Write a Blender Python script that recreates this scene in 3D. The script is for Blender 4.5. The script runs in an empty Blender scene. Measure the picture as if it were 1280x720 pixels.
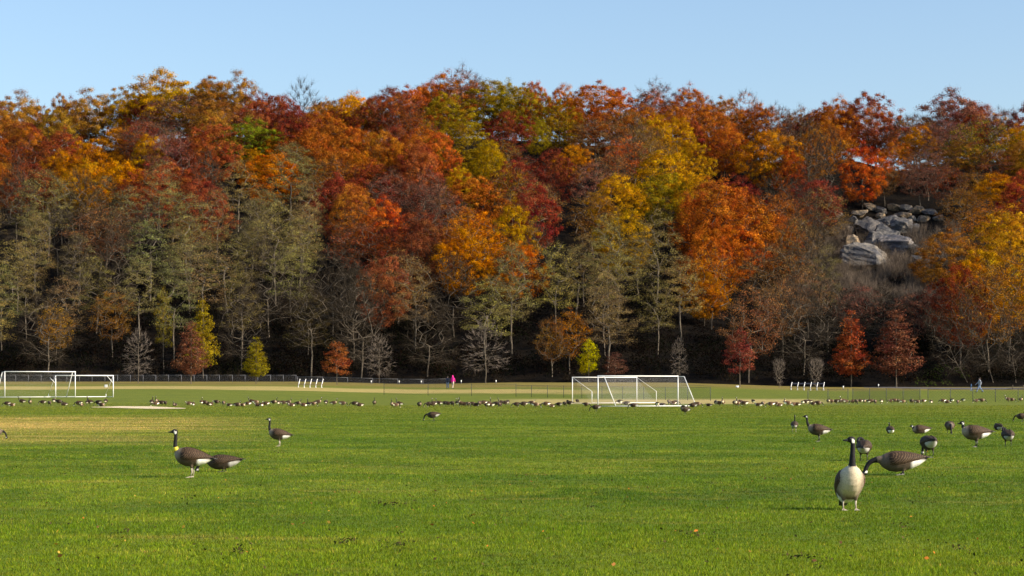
import bpy, bmesh, math, random
import numpy as np
from mathutils import Vector, Matrix

R = math.radians
scene = bpy.context.scene
col = scene.collection
random.seed(7)
rng = np.random.default_rng(11)

# ------------------------------------------------------------------ camera, sky, sun, exposure
F = 2489.0          # focal length in pixels of the 1280 px wide photograph
HOR = 487.0         # horizon line
CAMH = 1.35
cam_d = bpy.data.cameras.new('camera')
cam = bpy.data.objects.new('camera', cam_d)
col.objects.link(cam)
cam.location = (0, 0, CAMH)
cam.rotation_euler = (R(90), 0, 0)
cam_d.sensor_width = 36
cam_d.lens = 36 * F / 1280
cam_d.shift_y = (HOR - 360) / 1280
cam_d.clip_start = 0.5
cam_d.clip_end = 12000
scene.camera = cam

SUN_AZ = 70         # degrees to the right of straight behind the camera
SUN_EL = 27
sd = Vector((math.sin(R(SUN_AZ)) * math.cos(R(SUN_EL)), -math.cos(R(SUN_AZ)) * math.cos(R(SUN_EL)), math.sin(R(SUN_EL))))
world = bpy.data.worlds.new('World')
scene.world = world
world.use_nodes = True
wn = world.node_tree.nodes
bg = wn['Background']
sky = wn.new('ShaderNodeTexSky')
sky.sky_type = 'NISHITA'
sky.sun_disc = False
sky.sun_elevation = R(SUN_EL)
sky.sun_rotation = math.atan2(sd.x, sd.y)
sky.altitude = 0
sky.air_density = 1.0
sky.dust_density = 1.7
sky.ozone_density = 2.5
world.node_tree.links.new(sky.outputs[0], bg.inputs[0])
bg.inputs[1].default_value = 0.135
ld = bpy.data.lights.new('sun', 'SUN')
ld.energy = 5.0
ld.angle = R(0.53)
ld.color = (1.0, 0.87, 0.70)
sun = bpy.data.objects.new('sun', ld)
sun.rotation_euler = sd.to_track_quat('Z', 'Y').to_euler()
col.objects.link(sun)
scene.view_settings.view_transform = 'Standard'
scene.view_settings.look = 'None'
scene.view_settings.exposure = 0.65
scene.view_settings.gamma = 1.0
scene.cycles.max_bounces = 6
scene.cycles.diffuse_bounces = 1
scene.cycles.transparent_max_bounces = 8
scene.cycles.use_adaptive_sampling = True
scene.cycles.adaptive_threshold = 0.02

# ------------------------------------------------------------------ node helpers
def new_mat(name):
    m = bpy.data.materials.new(name)
    m.use_nodes = True
    nt = m.node_tree
    b = nt.nodes['Principled BSDF']
    return m, nt, b

def N(nt, t, **kw):
    n = nt.nodes.new(t)
    for k, v in kw.items():
        if k.startswith('i_'):
            n.inputs[k[2:].replace('_', ' ')].default_value = v
        else:
            setattr(n, k, v)
    return n

def L(nt, a, b):
    nt.links.new(a, b)

def math_n(nt, op, a, b=None, clamp=False):
    n = nt.nodes.new('ShaderNodeMath'); n.operation = op; n.use_clamp = clamp
    for i, v in enumerate((a, b)):
        if v is None: continue
        if isinstance(v, (int, float)): n.inputs[i].default_value = v
        else: L(nt, v, n.inputs[i])
    return n.outputs[0]

def mixc(nt, fac, a, b, mode='MIX'):
    n = nt.nodes.new('ShaderNodeMix'); n.data_type = 'RGBA'; n.blend_type = mode
    for s, v in ((n.inputs[0], fac), (n.inputs[6], a), (n.inputs[7], b)):
        if isinstance(v, (int, float)): s.default_value = v
        elif isinstance(v, tuple): s.default_value = (*v, 1) if len(v) == 3 else v
        else: L(nt, v, s)
    return n.outputs[2]

def ramp(nt, v, lo, hi):
    n = nt.nodes.new('ShaderNodeMapRange'); n.interpolation_type = 'SMOOTHSTEP'
    n.inputs[1].default_value = lo; n.inputs[2].default_value = hi
    L(nt, v, n.inputs[0])
    return n.outputs[0]

def noise(nt, vec, scale, detail=3, rough=0.55, sx=1, sy=1, sz=1, off=0.0):
    mp = nt.nodes.new('ShaderNodeMapping')
    mp.inputs['Scale'].default_value = (sx, sy, sz)
    mp.inputs['Location'].default_value = (off, off * 1.7, off * .3)
    L(nt, vec, mp.inputs[0])
    n = nt.nodes.new('ShaderNodeTexNoise')
    n.inputs['Scale'].default_value = scale
    n.inputs['Detail'].default_value = detail
    n.inputs['Roughness'].default_value = rough
    L(nt, mp.outputs[0], n.inputs['Vector'])
    return n.outputs['Fac']

def plain(name, c, rough=0.6, metal=0.0, var=0.12, scale=8.0, bump=0.0):
    m, nt, b = new_mat(name)
    tc = N(nt, 'ShaderNodeTexCoord')
    nz = noise(nt, tc.outputs['Object'], scale, 4)
    f = ramp(nt, nz, 0.3, 0.7)
    L(nt, mixc(nt, f, tuple(x * (1 - var) for x in c), tuple(min(1, x * (1 + var)) for x in c)), b.inputs['Base Color'])
    b.inputs['Roughness'].default_value = rough
    b.inputs['Metallic'].default_value = metal
    if bump:
        bp = N(nt, 'ShaderNodeBump'); bp.inputs['Strength'].default_value = bump
        L(nt, nz, bp.inputs['Height']); L(nt, bp.outputs[0], b.inputs['Normal'])
    return m

# lawn colour as a function of the place on the field (dry patches belong to the turf)
def lawn_group():
    g = bpy.data.node_groups.new('lawn_colour', 'ShaderNodeTree')
    g.interface.new_socket('Color', in_out='OUTPUT', socket_type='NodeSocketColor')
    nt = g
    out = nt.nodes.new('NodeGroupOutput')
    geo = nt.nodes.new('ShaderNodeNewGeometry')
    pos = geo.outputs['Position']
    sep = nt.nodes.new('ShaderNodeSeparateXYZ'); L(nt, pos, sep.inputs[0])
    X, Y = sep.outputs[0], sep.outputs[1]
    big = noise(nt, pos, 0.05, 4, 0.6)
    mid = noise(nt, pos, 0.35, 4, 0.6, off=13)
    fine = noise(nt, pos, 2.6, 4, 0.6, off=31)
    streak = noise(nt, pos, 1.0, 3, 0.5, sx=0.03, sy=0.22, off=5)
    c = mixc(nt, ramp(nt, mid, 0.35, 0.66), (0.064, 0.124, 0.009), (0.138, 0.200, 0.015))
    c = mixc(nt, math_n(nt, 'MULTIPLY', ramp(nt, fine, 0.42, 0.75), 0.55), c, (0.240, 0.230, 0.028))
    c = mixc(nt, math_n(nt, 'MULTIPLY', ramp(nt, streak, 0.42, 0.62), 0.55), c, (0.068, 0.135, 0.009))
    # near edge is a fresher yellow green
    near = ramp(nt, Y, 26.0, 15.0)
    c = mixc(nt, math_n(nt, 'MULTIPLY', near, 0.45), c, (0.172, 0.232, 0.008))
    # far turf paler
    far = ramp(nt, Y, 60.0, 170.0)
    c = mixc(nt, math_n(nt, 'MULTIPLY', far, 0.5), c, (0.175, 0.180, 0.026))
    def band(v, a0, a1, b0, b1):
        return math_n(nt, 'MULTIPLY', ramp(nt, v, a0, a1), ramp(nt, v, b1, b0))
    wob = math_n(nt, 'MULTIPLY', math_n(nt, 'SUBTRACT', big, 0.5), 60.0)
    Yw = math_n(nt, 'ADD', Y, wob)
    dn = noise(nt, pos, 0.5, 6, 0.75, sx=0.12, sy=0.9, off=77)
    # dry patch across the left half
    brg = math_n(nt, 'DIVIDE', X, Y)
    dA = math_n(nt, 'MULTIPLY', band(Yw, 42, 68, 76, 118), ramp(nt, brg, -0.09, -0.19))
    dA = math_n(nt, 'MULTIPLY', dA, ramp(nt, dn, 0.36, 0.60))
    c = mixc(nt, math_n(nt, 'MULTIPLY', dA, 0.95), c, (0.46, 0.34, 0.10))
    # faint dry wisps everywhere
    dB = ramp(nt, noise(nt, pos, 0.8, 5, 0.7, sx=0.3, off=50), 0.54, 0.74)
    c = mixc(nt, math_n(nt, 'MULTIPLY', dB, 0.42), c, (0.36, 0.28, 0.06))
    # worn tan bands on the far side
    dC = math_n(nt, 'MULTIPLY', band(Yw, 254, 268, 284, 300), ramp(nt, brg, 0.10, 0.0))
    c = mixc(nt, math_n(nt, 'MULTIPLY', dC, 0.8), c, (0.50, 0.38, 0.14))
    dD = math_n(nt, 'MULTIPLY', band(Y, 176, 183, 206, 222), ramp(nt, brg, -0.02, 0.02))
    dD = math_n(nt, 'MULTIPLY', dD, ramp(nt, brg, 0.17, 0.14))
    dD = math_n(nt, 'MULTIPLY', dD, ramp(nt, dn, 0.28, 0.5))
    c = mixc(nt, math_n(nt, 'MULTIPLY', dD, 0.85), c, (0.52, 0.40, 0.17))
    dE = ramp(nt, Yw, 292, 325)
    c = mixc(nt, math_n(nt, 'MULTIPLY', dE, 0.75), c, (0.25, 0.18, 0.055))
    hol = ramp(nt, noise(nt, pos, 1.6, 4, 0.7, sx=0.6, off=91), 0.60, 0.70)
    c = mixc(nt, math_n(nt, 'MULTIPLY', hol, 0.6), c, (0.045, 0.050, 0.012))
    lt = ramp(nt, noise(nt, pos, 7.0, 3, 0.7, off=21), 0.55, 0.75)
    c = mixc(nt, math_n(nt, 'MULTIPLY', lt, 0.28), c, (0.30, 0.32, 0.065))
    L(nt, c, out.inputs[0])
    return g
LAWN = lawn_group()

def mat_lawn():
    m, nt, b = new_mat('turf')
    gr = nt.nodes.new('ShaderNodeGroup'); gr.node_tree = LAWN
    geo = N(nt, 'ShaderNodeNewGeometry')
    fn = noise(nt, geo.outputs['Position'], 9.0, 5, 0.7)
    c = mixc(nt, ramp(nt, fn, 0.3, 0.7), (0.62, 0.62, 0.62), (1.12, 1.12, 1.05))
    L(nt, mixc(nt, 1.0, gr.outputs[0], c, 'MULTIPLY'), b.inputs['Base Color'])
    b.inputs['Roughness'].default_value = 0.9
    b.inputs['Specular IOR Level'].default_value = 0.1
    bp = N(nt, 'ShaderNodeBump'); bp.inputs['Strength'].default_value = 0.7; bp.inputs['Distance'].default_value = 0.08
    f2 = noise(nt, geo.outputs['Position'], 3.5, 6, 0.75, off=3)
    L(nt, f2, bp.inputs['Height']); L(nt, bp.outputs[0], b.inputs['Normal'])
    return m

def mat_leaf(name, trans=0.25, lawn=False):
    m, nt, b = new_mat(name)
    nt.nodes.remove(b)
    at = N(nt, 'ShaderNodeAttribute', attribute_name='tint')
    if lawn:
        gr = nt.nodes.new('ShaderNodeGroup'); gr.node_tree = LAWN
        base = gr.outputs[0]
    else:
        oi = N(nt, 'ShaderNodeObjectInfo')
        base = oi.outputs['Color']
        hs = N(nt, 'ShaderNodeHueSaturation')
        h = math_n(nt, 'ADD', 0.475, math_n(nt, 'MULTIPLY', at.outputs['Fac'], 0.025))
        geo = N(nt, 'ShaderNodeNewGeometry')
        dr = noise(nt, geo.outputs['Position'], 0.22, 3, 0.6)
        h = math_n(nt, 'ADD', h, math_n(nt, 'MULTIPLY', math_n(nt, 'SUBTRACT', dr, 0.5), 0.075))
        dv = noise(nt, geo.outputs['Position'], 0.35, 3, 0.6, off=40)
        L(nt, math_n(nt, 'ADD', 0.55, math_n(nt, 'MULTIPLY', dv, 0.95)), hs.inputs['Value'])
        hs.inputs['Saturation'].default_value = 1.02
        L(nt, h, hs.inputs['Hue']); L(nt, base, hs.inputs['Color'])
        base = hs.outputs[0]
    c = mixc(nt, 1.0, base, at.outputs['Color'], 'MULTIPLY')
    d = N(nt, 'ShaderNodeBsdfDiffuse'); t = N(nt, 'ShaderNodeBsdfTranslucent')
    L(nt, c, d.inputs[0]); L(nt, c, t.inputs[0])
    mx = N(nt, 'ShaderNodeMixShader'); mx.inputs[0].default_value = trans
    L(nt, d.outputs[0], mx.inputs[1]); L(nt, t.outputs[0], mx.inputs[2])
    L(nt, mx.outputs[0], nt.nodes['Material Output'].inputs['Surface'])
    return m

def mat_bark(name, c):
    m, nt, b = new_mat(name)
    tc = N(nt, 'ShaderNodeTexCoord')
    nz = noise(nt, tc.outputs['Object'], 3.0, 4, 0.7, sx=3, sy=3, sz=0.5)
    L(nt, mixc(nt, ramp(nt, nz, 0.35, 0.65), tuple(x * .55 for x in c), tuple(x * 1.3 for x in c)), b.inputs['Base Color'])
    b.inputs['Roughness'].default_value = 0.9
    b.inputs['Specular IOR Level'].default_value = 0.1
    return m

def mat_floor():
    m, nt, b = new_mat('forest_floor')
    geo = N(nt, 'ShaderNodeNewGeometry')
    p = geo.outputs['Position']
    a = noise(nt, p, 0.25, 5, 0.65); f = noise(nt, p, 1.8, 5, 0.7, off=9)
    c = mixc(nt, ramp(nt, a, 0.4, 0.65), (0.005, 0.0045, 0.004), (0.011, 0.008, 0.005))  # litter colours darkened to paint the shade under the trees
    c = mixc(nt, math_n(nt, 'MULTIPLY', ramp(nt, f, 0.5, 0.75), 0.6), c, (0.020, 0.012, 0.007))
    L(nt, c, b.inputs['Base Color'])
    b.inputs['Roughness'].default_value = 0.95
    b.inputs['Specular IOR Level'].default_value = 0.05
    bp = N(nt, 'ShaderNodeBump'); bp.inputs['Strength'].default_value = 0.8; bp.inputs['Distance'].default_value = 0.5
    L(nt, f, bp.inputs['Height']); L(nt, bp.outputs[0], b.inputs['Normal'])
    return m

def mat_rock():
    m, nt, b = new_mat('schist')
    tc = N(nt, 'ShaderNodeTexCoord')
    p = tc.outputs['Object']
    oi = N(nt, 'ShaderNodeObjectInfo')
    a = noise(nt, p, 0.8, 6, 0.7); s = noise(nt, p, 2.6, 5, 0.7, sz=3.0, off=4)
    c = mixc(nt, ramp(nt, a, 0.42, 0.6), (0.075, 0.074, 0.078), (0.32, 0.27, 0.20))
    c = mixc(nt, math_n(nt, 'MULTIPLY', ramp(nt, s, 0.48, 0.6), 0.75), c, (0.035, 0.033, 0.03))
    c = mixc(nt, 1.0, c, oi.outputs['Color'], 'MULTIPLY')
    L(nt, c, b.inputs['Base Color'])
    b.inputs['Roughness'].default_value = 0.75
    bp = N(nt, 'ShaderNodeBump'); bp.inputs['Strength'].default_value = 0.7; bp.inputs['Distance'].default_value = 0.4
    L(nt, s, bp.inputs['Height']); L(nt, bp.outputs[0], b.inputs['Normal'])
    return m

def mat_plumage(name, bars=False):
    m, nt, b = new_mat(name)
    at = N(nt, 'ShaderNodeAttribute', attribute_name='plume')
    tc = N(nt, 'ShaderNodeTexCoord')
    p = tc.outputs['Object']
    n1 = noise(nt, p, 60, 4, 0.7)
    c = mixc(nt, ramp(nt, n1, 0.3, 0.7), (0.78, 0.78, 0.78), (1.18, 1.18, 1.18))
    c = mixc(nt, 1.0, at.outputs['Color'], c, 'MULTIPLY')
    oi = N(nt, 'ShaderNodeObjectInfo'); c = mixc(nt, 1.0, c, oi.outputs['Color'], 'MULTIPLY')
    if bars:
        w = N(nt, 'ShaderNodeTexWave'); w.wave_type = 'BANDS'; w.bands_direction = 'DIAGONAL'
        w.inputs['Scale'].default_value = 17.0; w.inputs['Distortion'].default_value = 4.0
        w.inputs['Detail'].default_value = 2.0; w.inputs['Detail Scale'].default_value = 3.0
        L(nt, p, w.inputs['Vector'])
        f = math_n(nt, 'MULTIPLY', ramp(nt, w.outputs['Fac'], 0.62, 0.95), 0.75)
        c = mixc(nt, f, c, (0.15, 0.095, 0.052))
    L(nt, c, b.inputs['Base Color'])
    b.inputs['Roughness'].default_value = 0.7
    b.inputs['Specular IOR Level'].default_value = 0.25
    bp = N(nt, 'ShaderNodeBump'); bp.inputs['Strength'].default_value = 0.35; bp.inputs['Distance'].default_value = 0.01
    L(nt, n1, bp.inputs['Height']); L(nt, bp.outputs[0], b.inputs['Normal'])
    return m

M = dict(
    turf=mat_lawn(), floor=mat_floor(), rock=mat_rock(),
    leaf=mat_leaf('autumn_leaf', 0.15), blade=mat_leaf('grass_blade', 0.3, True),
    litter=mat_leaf('fallen_leaf', 0.1),
    bark=mat_bark('grey_bark', (0.145, 0.12, 0.09)), barkdark=mat_bark('dark_bark', (0.06, 0.048, 0.036)),
    twig=mat_bark('twig_bark', (0.042, 0.032, 0.021)), scrubtwig=mat_bark('scrub_twig_bark', (0.15, 0.115, 0.085)), twiglight=mat_bark('pale_twig_bark', (0.21, 0.17, 0.14)),
    plume=mat_plumage('plumage'), wingm=mat_plumage('wing_plumage', True),
    billm=plain('black_bill', (0.012, 0.012, 0.013), 0.35),
    legm=plain('dark_leg', (0.035, 0.032, 0.03), 0.5), paleleg=plain('pale_leg', (0.42, 0.36, 0.27), 0.5),
    collar=plain('yellow_collar', (0.75, 0.60, 0.03), 0.4),
    white=plain('white_paint', (0.80, 0.80, 0.78), 0.4, var=0.04, scale=3),
    alu=plain('bench_board', (0.02, 0.025, 0.045), 0.9, 0.0),
    steel=plain('galvanised_steel', (0.15, 0.155, 0.17), 0.5, 0.3),
    darksteel=plain('dark_steel', (0.035, 0.04, 0.04), 0.6),
    net=plain('white_net', (0.42, 0.42, 0.42), 0.8), wire=plain('fence_wire', (0.11, 0.115, 0.125), 0.6),
    darkwire=plain('dark_fence_wire', (0.05, 0.055, 0.05), 0.6),
    sand=plain('pale_sand', (0.66, 0.53, 0.33), 0.95, var=0.2, scale=0.6),
    asphalt=plain('path_asphalt', (0.075, 0.07, 0.068), 0.9, var=0.25, scale=1.5),
    skin=plain('skin', (0.45, 0.27, 0.19), 0.6), pink=plain('pink_fleece', (0.80, 0.02, 0.30), 0.85),
    navy=plain('navy_cloth', (0.015, 0.02, 0.045), 0.85), jeans=plain('blue_jeans', (0.16, 0.23, 0.38), 0.85),
    cream=plain('cream_cloth', (0.55, 0.45, 0.36), 0.85), greycloth=plain('grey_cloth', (0.27, 0.29, 0.36), 0.85),
    bluec=plain('blue_cloth', (0.05, 0.12, 0.25), 0.85), hair=plain('brown_hair', (0.03, 0.02, 0.015), 0.6),
    shoe=plain('dark_shoe', (0.03, 0.03, 0.03), 0.6),
)

# ------------------------------------------------------------------ object helpers
def tag(o, label=None, cat=None, group=None, kind=None):
    if label: o['label'] = label
    if cat: o['category'] = cat
    if group: o['group'] = group
    if kind: o['kind'] = kind
    return o

def link(name, me, parent=None, loc=None):
    o = bpy.data.objects.new(name, me)
    col.objects.link(o)
    if parent is not None: o.parent = parent
    if loc is not None: o.location = loc
    return o

def empty(name, loc=(0, 0, 0), rz=0):
    o = bpy.data.objects.new(name, None)
    o.empty_display_size = 0.2
    col.objects.link(o)
    o.location = loc; o.rotation_euler = (0, 0, rz)
    return o

def copy_tree(o, parent=None):
    c = o.copy(); col.objects.link(c)
    if parent is not None: c.parent = parent
    for ch in list(o.children):
        copy_tree(ch, c)
    return c

class MB:
    """collects vertices and faces of ONE mesh"""
    def __init__(self):
        self.v = []; self.f = []; self.n = 0
    def add(self, v, f):
        v = np.asarray(v, float).reshape(-1, 3)
        self.v.append(v)
        self.f += [tuple(int(i) + self.n for i in q) for q in f]
        self.n += len(v)
    def box(self, c, s, rot=None):
        x, y, z = s[0] / 2, s[1] / 2, s[2] / 2
        v = np.array([(a * x, b * y, d * z) for a in (-1, 1) for b in (-1, 1) for d in (-1, 1)])
        if rot is not None: v = v @ np.array(rot).T
        self.add(v + np.array(c), [(0, 1, 3, 2), (4, 6, 7, 5), (0, 4, 5, 1), (2, 3, 7, 6), (0, 2, 6, 4), (1, 5, 7, 3)])
    def tube(self, pts, rad, n=6, cap=True, flat=None):
        pts = np.asarray(pts, float); m = len(pts)
        rad = np.broadcast_to(np.asarray(rad, float), (m,)) if np.ndim(rad) < 2 else np.asarray(rad, float)
        t = np.gradient(pts, axis=0)
        t /= np.linalg.norm(t, axis=1)[:, None] + 1e-9
        ref = np.array((0, 0, 1.0)) if abs(t[0][2]) < 0.9 else np.array((1.0, 0, 0))
        vs = []
        for i in range(m):
            a = np.cross(t[i], ref); a /= np.linalg.norm(a) + 1e-9
            b = np.cross(a, t[i]); ref = b
            ra, rb = (rad[i], rad[i]) if np.ndim(rad[i]) == 0 else rad[i]
            for k in range(n):
                w = 2 * math.pi * k / n
                vs.append(pts[i] + a * math.cos(w) * ra + b * math.sin(w) * rb)
        fs = []
        for i in range(m - 1):
            for k in range(n):
                k2 = (k + 1) % n
                fs.append((i * n + k, i * n + k2, (i + 1) * n + k2, (i + 1) * n + k))
        if cap:
            fs.append(tuple(range(n))[::-1]); fs.append(tuple((m - 1) * n + k for k in range(n)))
        self.add(vs, fs)
    def ball(self, c, r, n=10, m=6, rot=None):
        r = np.broadcast_to(np.asarray(r, float), (3,))
        v = [(0, 0, -1)]
        for i in range(1, m):
            p = -math.pi / 2 + math.pi * i / m
            v += [(math.cos(p) * math.cos(2 * math.pi * k / n), math.cos(p) * math.sin(2 * math.pi * k / n), math.sin(p)) for k in range(n)]
        v.append((0, 0, 1)); v = np.array(v) * r
        if rot is not None: v = v @ np.array(rot).T
        f = [(0, 1 + (k + 1) % n, 1 + k) for k in range(n)]
        for i in range(m - 2):
            for k in range(n):
                k2 = (k + 1) % n
                f.append((1 + i * n + k, 1 + i * n + k2, 1 + (i + 1) * n + k2, 1 + (i + 1) * n + k))
        e = len(v) - 1; o = 1 + (m - 2) * n
        f += [(o + k, o + (k + 1) % n, e) for k in range(n)]
        self.add(v + np.array(c), f)
    def capsule(self, p0, p1, r0, r1, n=8):
        p0 = np.array(p0, float); p1 = np.array(p1, float)
        self.tube([p0, p1], [r0, r1], n); self.ball(p0, r0, n); self.ball(p1, r1, n)
    def mesh(self, name, mats, smooth=False):
        me = bpy.data.meshes.new(name)
        me.from_pydata(np.concatenate(self.v).tolist(), [], self.f)
        for m in (mats if isinstance(mats, (list, tuple)) else [mats]):
            me.materials.append(m)
        if smooth: me.polygons.foreach_set('use_smooth', [True] * len(me.polygons))
        me.update()
        return me
    def build(self, name, mats, parent=None, smooth=False, loc=None):
        return link(name, self.mesh(name, mats, smooth), parent, loc)

def quads_mesh(name, verts, per, mats, attr=None, smooth=False):
    """verts (n*per,3) -> n polygons of `per` corners, fast path"""
    n = len(verts) // per
    me = bpy.data.meshes.new(name)
    me.vertices.add(n * per); me.vertices.foreach_set('co', np.asarray(verts, np.float32).ravel())
    me.loops.add(n * per); me.loops.foreach_set('vertex_index', np.arange(n * per, dtype=np.int32))
    me.polygons.add(n); me.polygons.foreach_set('loop_start', np.arange(0, n * per, per, dtype=np.int32))
    me.update(calc_edges=True)
    for m in mats: me.materials.append(m)
    if attr is not None:
        a = me.attributes.new('tint', 'FLOAT_COLOR', 'FACE')
        d = np.ones((n, 4), np.float32)
        d[:, :3] = attr if np.ndim(attr) == 2 else np.repeat(np.asarray(attr)[:, None], 3, 1)
        a.data.foreach_set('color', d.ravel())
    return me

# ------------------------------------------------------------------ terrain
def sst(a, b, x):
    t = np.clip((np.asarray(x, float) - a) / (b - a), 0, 1)
    return t * t * (3 - 2 * t)
SKY_X = [-500, 0, 50, 110, 165, 200, 300, 330, 400, 450, 520, 560, 620, 720, 780, 830, 900, 960, 985, 1030, 1080, 1130, 1150, 1190, 1230, 1280, 1800]
SKY_Y = [150, 112, 114, 112, 100, 86, 88, 105, 114, 105, 92, 80, 93, 97, 98, 101, 104, 120, 134, 118, 110, 138, 135, 107, 122, 128, 150]
EDGE, CREST = 349.0, 535.0
def crest_h(px):
    s = 0
    for d in (-40, -20, 0, 20, 40):
        s = s + np.interp(np.asarray(px, float) + d, SKY_X, SKY_Y) / 5
    return (HOR - s) / F * CREST + CAMH - 17.5
def gz_lawn(x, y):
    z = np.interp(y, [0, 165, 200, 250, 300, 345, 400], [0, 0, 0.16, 0.72, 1.42, 2.2, 3.0])
    z = z + 0.5 * sst(12, 38, -x) * sst(156, 186, y)
    px = 640 + F * x / np.maximum(y, 1)
    z = z - 0.45 * sst(880, 1050, px) * sst(240, 340, y) + 0.35 * sst(500, 640, px) * sst(940, 820, px) * sst(280, 340, y)
    return z
def gz(x, y):
    x = np.asarray(x, float); y = np.asarray(y, float)
    px = 640 + F * x / np.maximum(y, 1)
    base = gz_lawn(x, np.minimum(y, EDGE))
    t = (y - EDGE) / (CREST - EDGE)
    top = crest_h(px)
    prof = np.where(t < 0, 0, np.where(t < 1, np.clip(t, 0, 1) ** 1.06, 1))
    hill = (top - base) * prof
    hill = np.where(t > 1, (top - base) * np.clip(1 - (t - 1) * 0.35, 0, 1), hill)
    bump = 1.2 * np.sin(x * 0.11 + y * 0.07) * np.sin(y * 0.13 - x * 0.05) * sst(0.02, 0.2, t) * sst(1.6, 1.0, t)
    return base + hill + bump
def gzf(x, y): return float(gz(x, y))
def proj(x, y, z): return 640 + F * x / y, HOR - (z - CAMH) / y * F
def on_ground(px, py, lo=8.0, hi=349.0):
    """the place on the ground seen at a pixel of the photograph"""
    b = (px - 640) / F
    for _ in range(50):
        m = (lo + hi) / 2
        if proj(b * m, m, gzf(b * m, m))[1] > py: lo = m
        else: hi = m
    y = (lo + hi) / 2
    return b * y, y, gzf(b * y, y)

def sheet(name, ys, b0, b1, nb, fn, mat, zoff=0.0, minx=None):
    vs = []
    for y in ys:
        for k in range(nb + 1):
            b = b0 + (b1 - b0) * k / nb
            x = b * max(y, 60)
            vs.append((x, y, 0))
    vs = np.array(vs)
    vs[:, 2] = fn(vs[:, 0], vs[:, 1]) + zoff
    fs = [(r * (nb + 1) + k, r * (nb + 1) + k + 1, (r + 1) * (nb + 1) + k + 1, (r + 1) * (nb + 1) + k)
          for r in range(len(ys) - 1) for k in range(nb)]
    mb = MB(); mb.add(vs, fs)
    return mb.build(name, mat, None, True)
ys = np.concatenate([[-300, -60, -5], np.linspace(5, 150, 40), np.linspace(154, EDGE, 60)])
tag(sheet('lawn', ys, -1.2, 1.2, 90, lambda x, y: gz_lawn(x, y), M['turf']), kind='structure')
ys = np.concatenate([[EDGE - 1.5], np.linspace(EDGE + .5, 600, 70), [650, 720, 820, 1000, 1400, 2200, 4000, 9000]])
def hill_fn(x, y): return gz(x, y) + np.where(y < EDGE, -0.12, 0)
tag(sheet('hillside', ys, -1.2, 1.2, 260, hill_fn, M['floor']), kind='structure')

# sandy strip and the path at the wood's edge
def strip(name, top, bot, mat, off=0.02, nseg=40):
    mb = MB(); vs = []; fs = []
    xs = np.linspace(top[0][0], top[-1][0], nseg)
    for i, px in enumerate(xs):
        for tb in (bot, top):
            py = np.interp(px, [p[0] for p in tb], [p[1] for p in tb])
            x, y, z = on_ground(px, py); vs.append((x, y, z + off))
        if i: fs.append((2 * i - 2, 2 * i, 2 * i + 1, 2 * i - 1))
    mb.add(vs, fs)
    return tag(mb.build(name, mat), kind='structure')
strip('sand_strip', [(114, 509.0), (150, 508.0), (190, 508.2), (232, 510.4)], [(114, 509.3), (150, 510.3), (190, 511.4), (232, 511.0)], M['sand'])
strip('path', [(1080, 483.2), (1180, 484.6), (1420, 484.8)], [(1080, 484.6), (1180, 486.6), (1420, 487.6)], M['asphalt'])

# ------------------------------------------------------------------ trees
def skeleton(trunk, targets, step=0.9, tip=0.02, wig=0.12, seed=0, rise=0.7, power=2.35):
    r_ = np.random.default_rng(seed)
    nodes = [np.array(p, float) for p in trunk]
    par = [-1] + list(range(len(trunk) - 1))
    P = np.zeros((8000, 3)); P[:len(nodes)] = nodes
    tgt = np.array(targets)
    start = nodes[-1]
    order = np.argsort(np.linalg.norm(tgt - start, axis=1))
    lowest = max(1, int(len(trunk) * 0.3))
    tips = []
    n = len(nodes)
    for i in order:
        t = tgt[i]
        q = P[lowest:n]
        d = np.linalg.norm(q - t, axis=1)
        hz = np.hypot(q[:, 0] - t[0], q[:, 1] - t[1])
        cost = d + rise * np.maximum(0, q[:, 2] + 0.25 * hz - t[2]) * 1.6
        j = lowest + int(np.argmin(cost))
        a = P[j].copy()
        dist = np.linalg.norm(t - a); k = max(1, int(dist / step))
        prev = j
        for s in range(1, k + 1):
            u = s / k
            p = a + (t - a) * u
            p[2] += 0.18 * dist * math.sin(math.pi * u) * (-0.4 if rise < 0.3 else 0.5)
            if s < k: p += r_.normal(0, wig, 3) * min(1, dist * 0.4)
            if n >= 7990: break
            P[n] = p; par.append(prev); prev = n; n += 1
        tips.append(prev)
    P = P[:n]; par = np.array(par)
    rad = np.zeros(n)
    acc = np.zeros(n)
    for i in range(n - 1, 0, -1):
        rad[i] = max(tip, acc[i] ** (1 / power))
        acc[par[i]] += rad[i] ** power
    rad[0] = max(tip, acc[0] ** (1 / power)) * 1.15
    return P, par, rad, tips

def wood_verts(P, par, rad, sides=4, minr=0.0):
    """prisms for every edge of the skeleton, as quads"""
    idx = np.arange(1, len(P))
    a, b = P[par[idx]], P[idx]
    ra = np.minimum(rad[par[idx]], rad[idx] * 1.35); rb = rad[idx]
    keep = rb >= minr
    a, b, ra, rb = a[keep], b[keep], ra[keep], rb[keep]
    t = b - a; t /= np.linalg.norm(t, axis=1)[:, None] + 1e-9
    ref = np.where(np.abs(t[:, 2:3]) < 0.9, np.array([[0, 0, 1.0]]), np.array([[1.0, 0, 0]]))
    u = np.cross(t, ref); u /= np.linalg.norm(u, axis=1)[:, None]
    w = np.cross(t, u)
    out = []
    for k in range(sides):
        w0, w1 = 2 * math.pi * k / sides, 2 * math.pi * (k + 1) / sides
        d0 = u * math.cos(w0) + w * math.sin(w0); d1 = u * math.cos(w1) + w * math.sin(w1)
        e = t * (rb[:, None] * 0.4)
        out.append(np.stack([a + d0 * ra[:, None] - e, a + d1 * ra[:, None] - e, b + d1 * rb[:, None] + e, b + d0 * rb[:, None] + e], 1))
    return np.concatenate(out).reshape(-1, 3)

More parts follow.
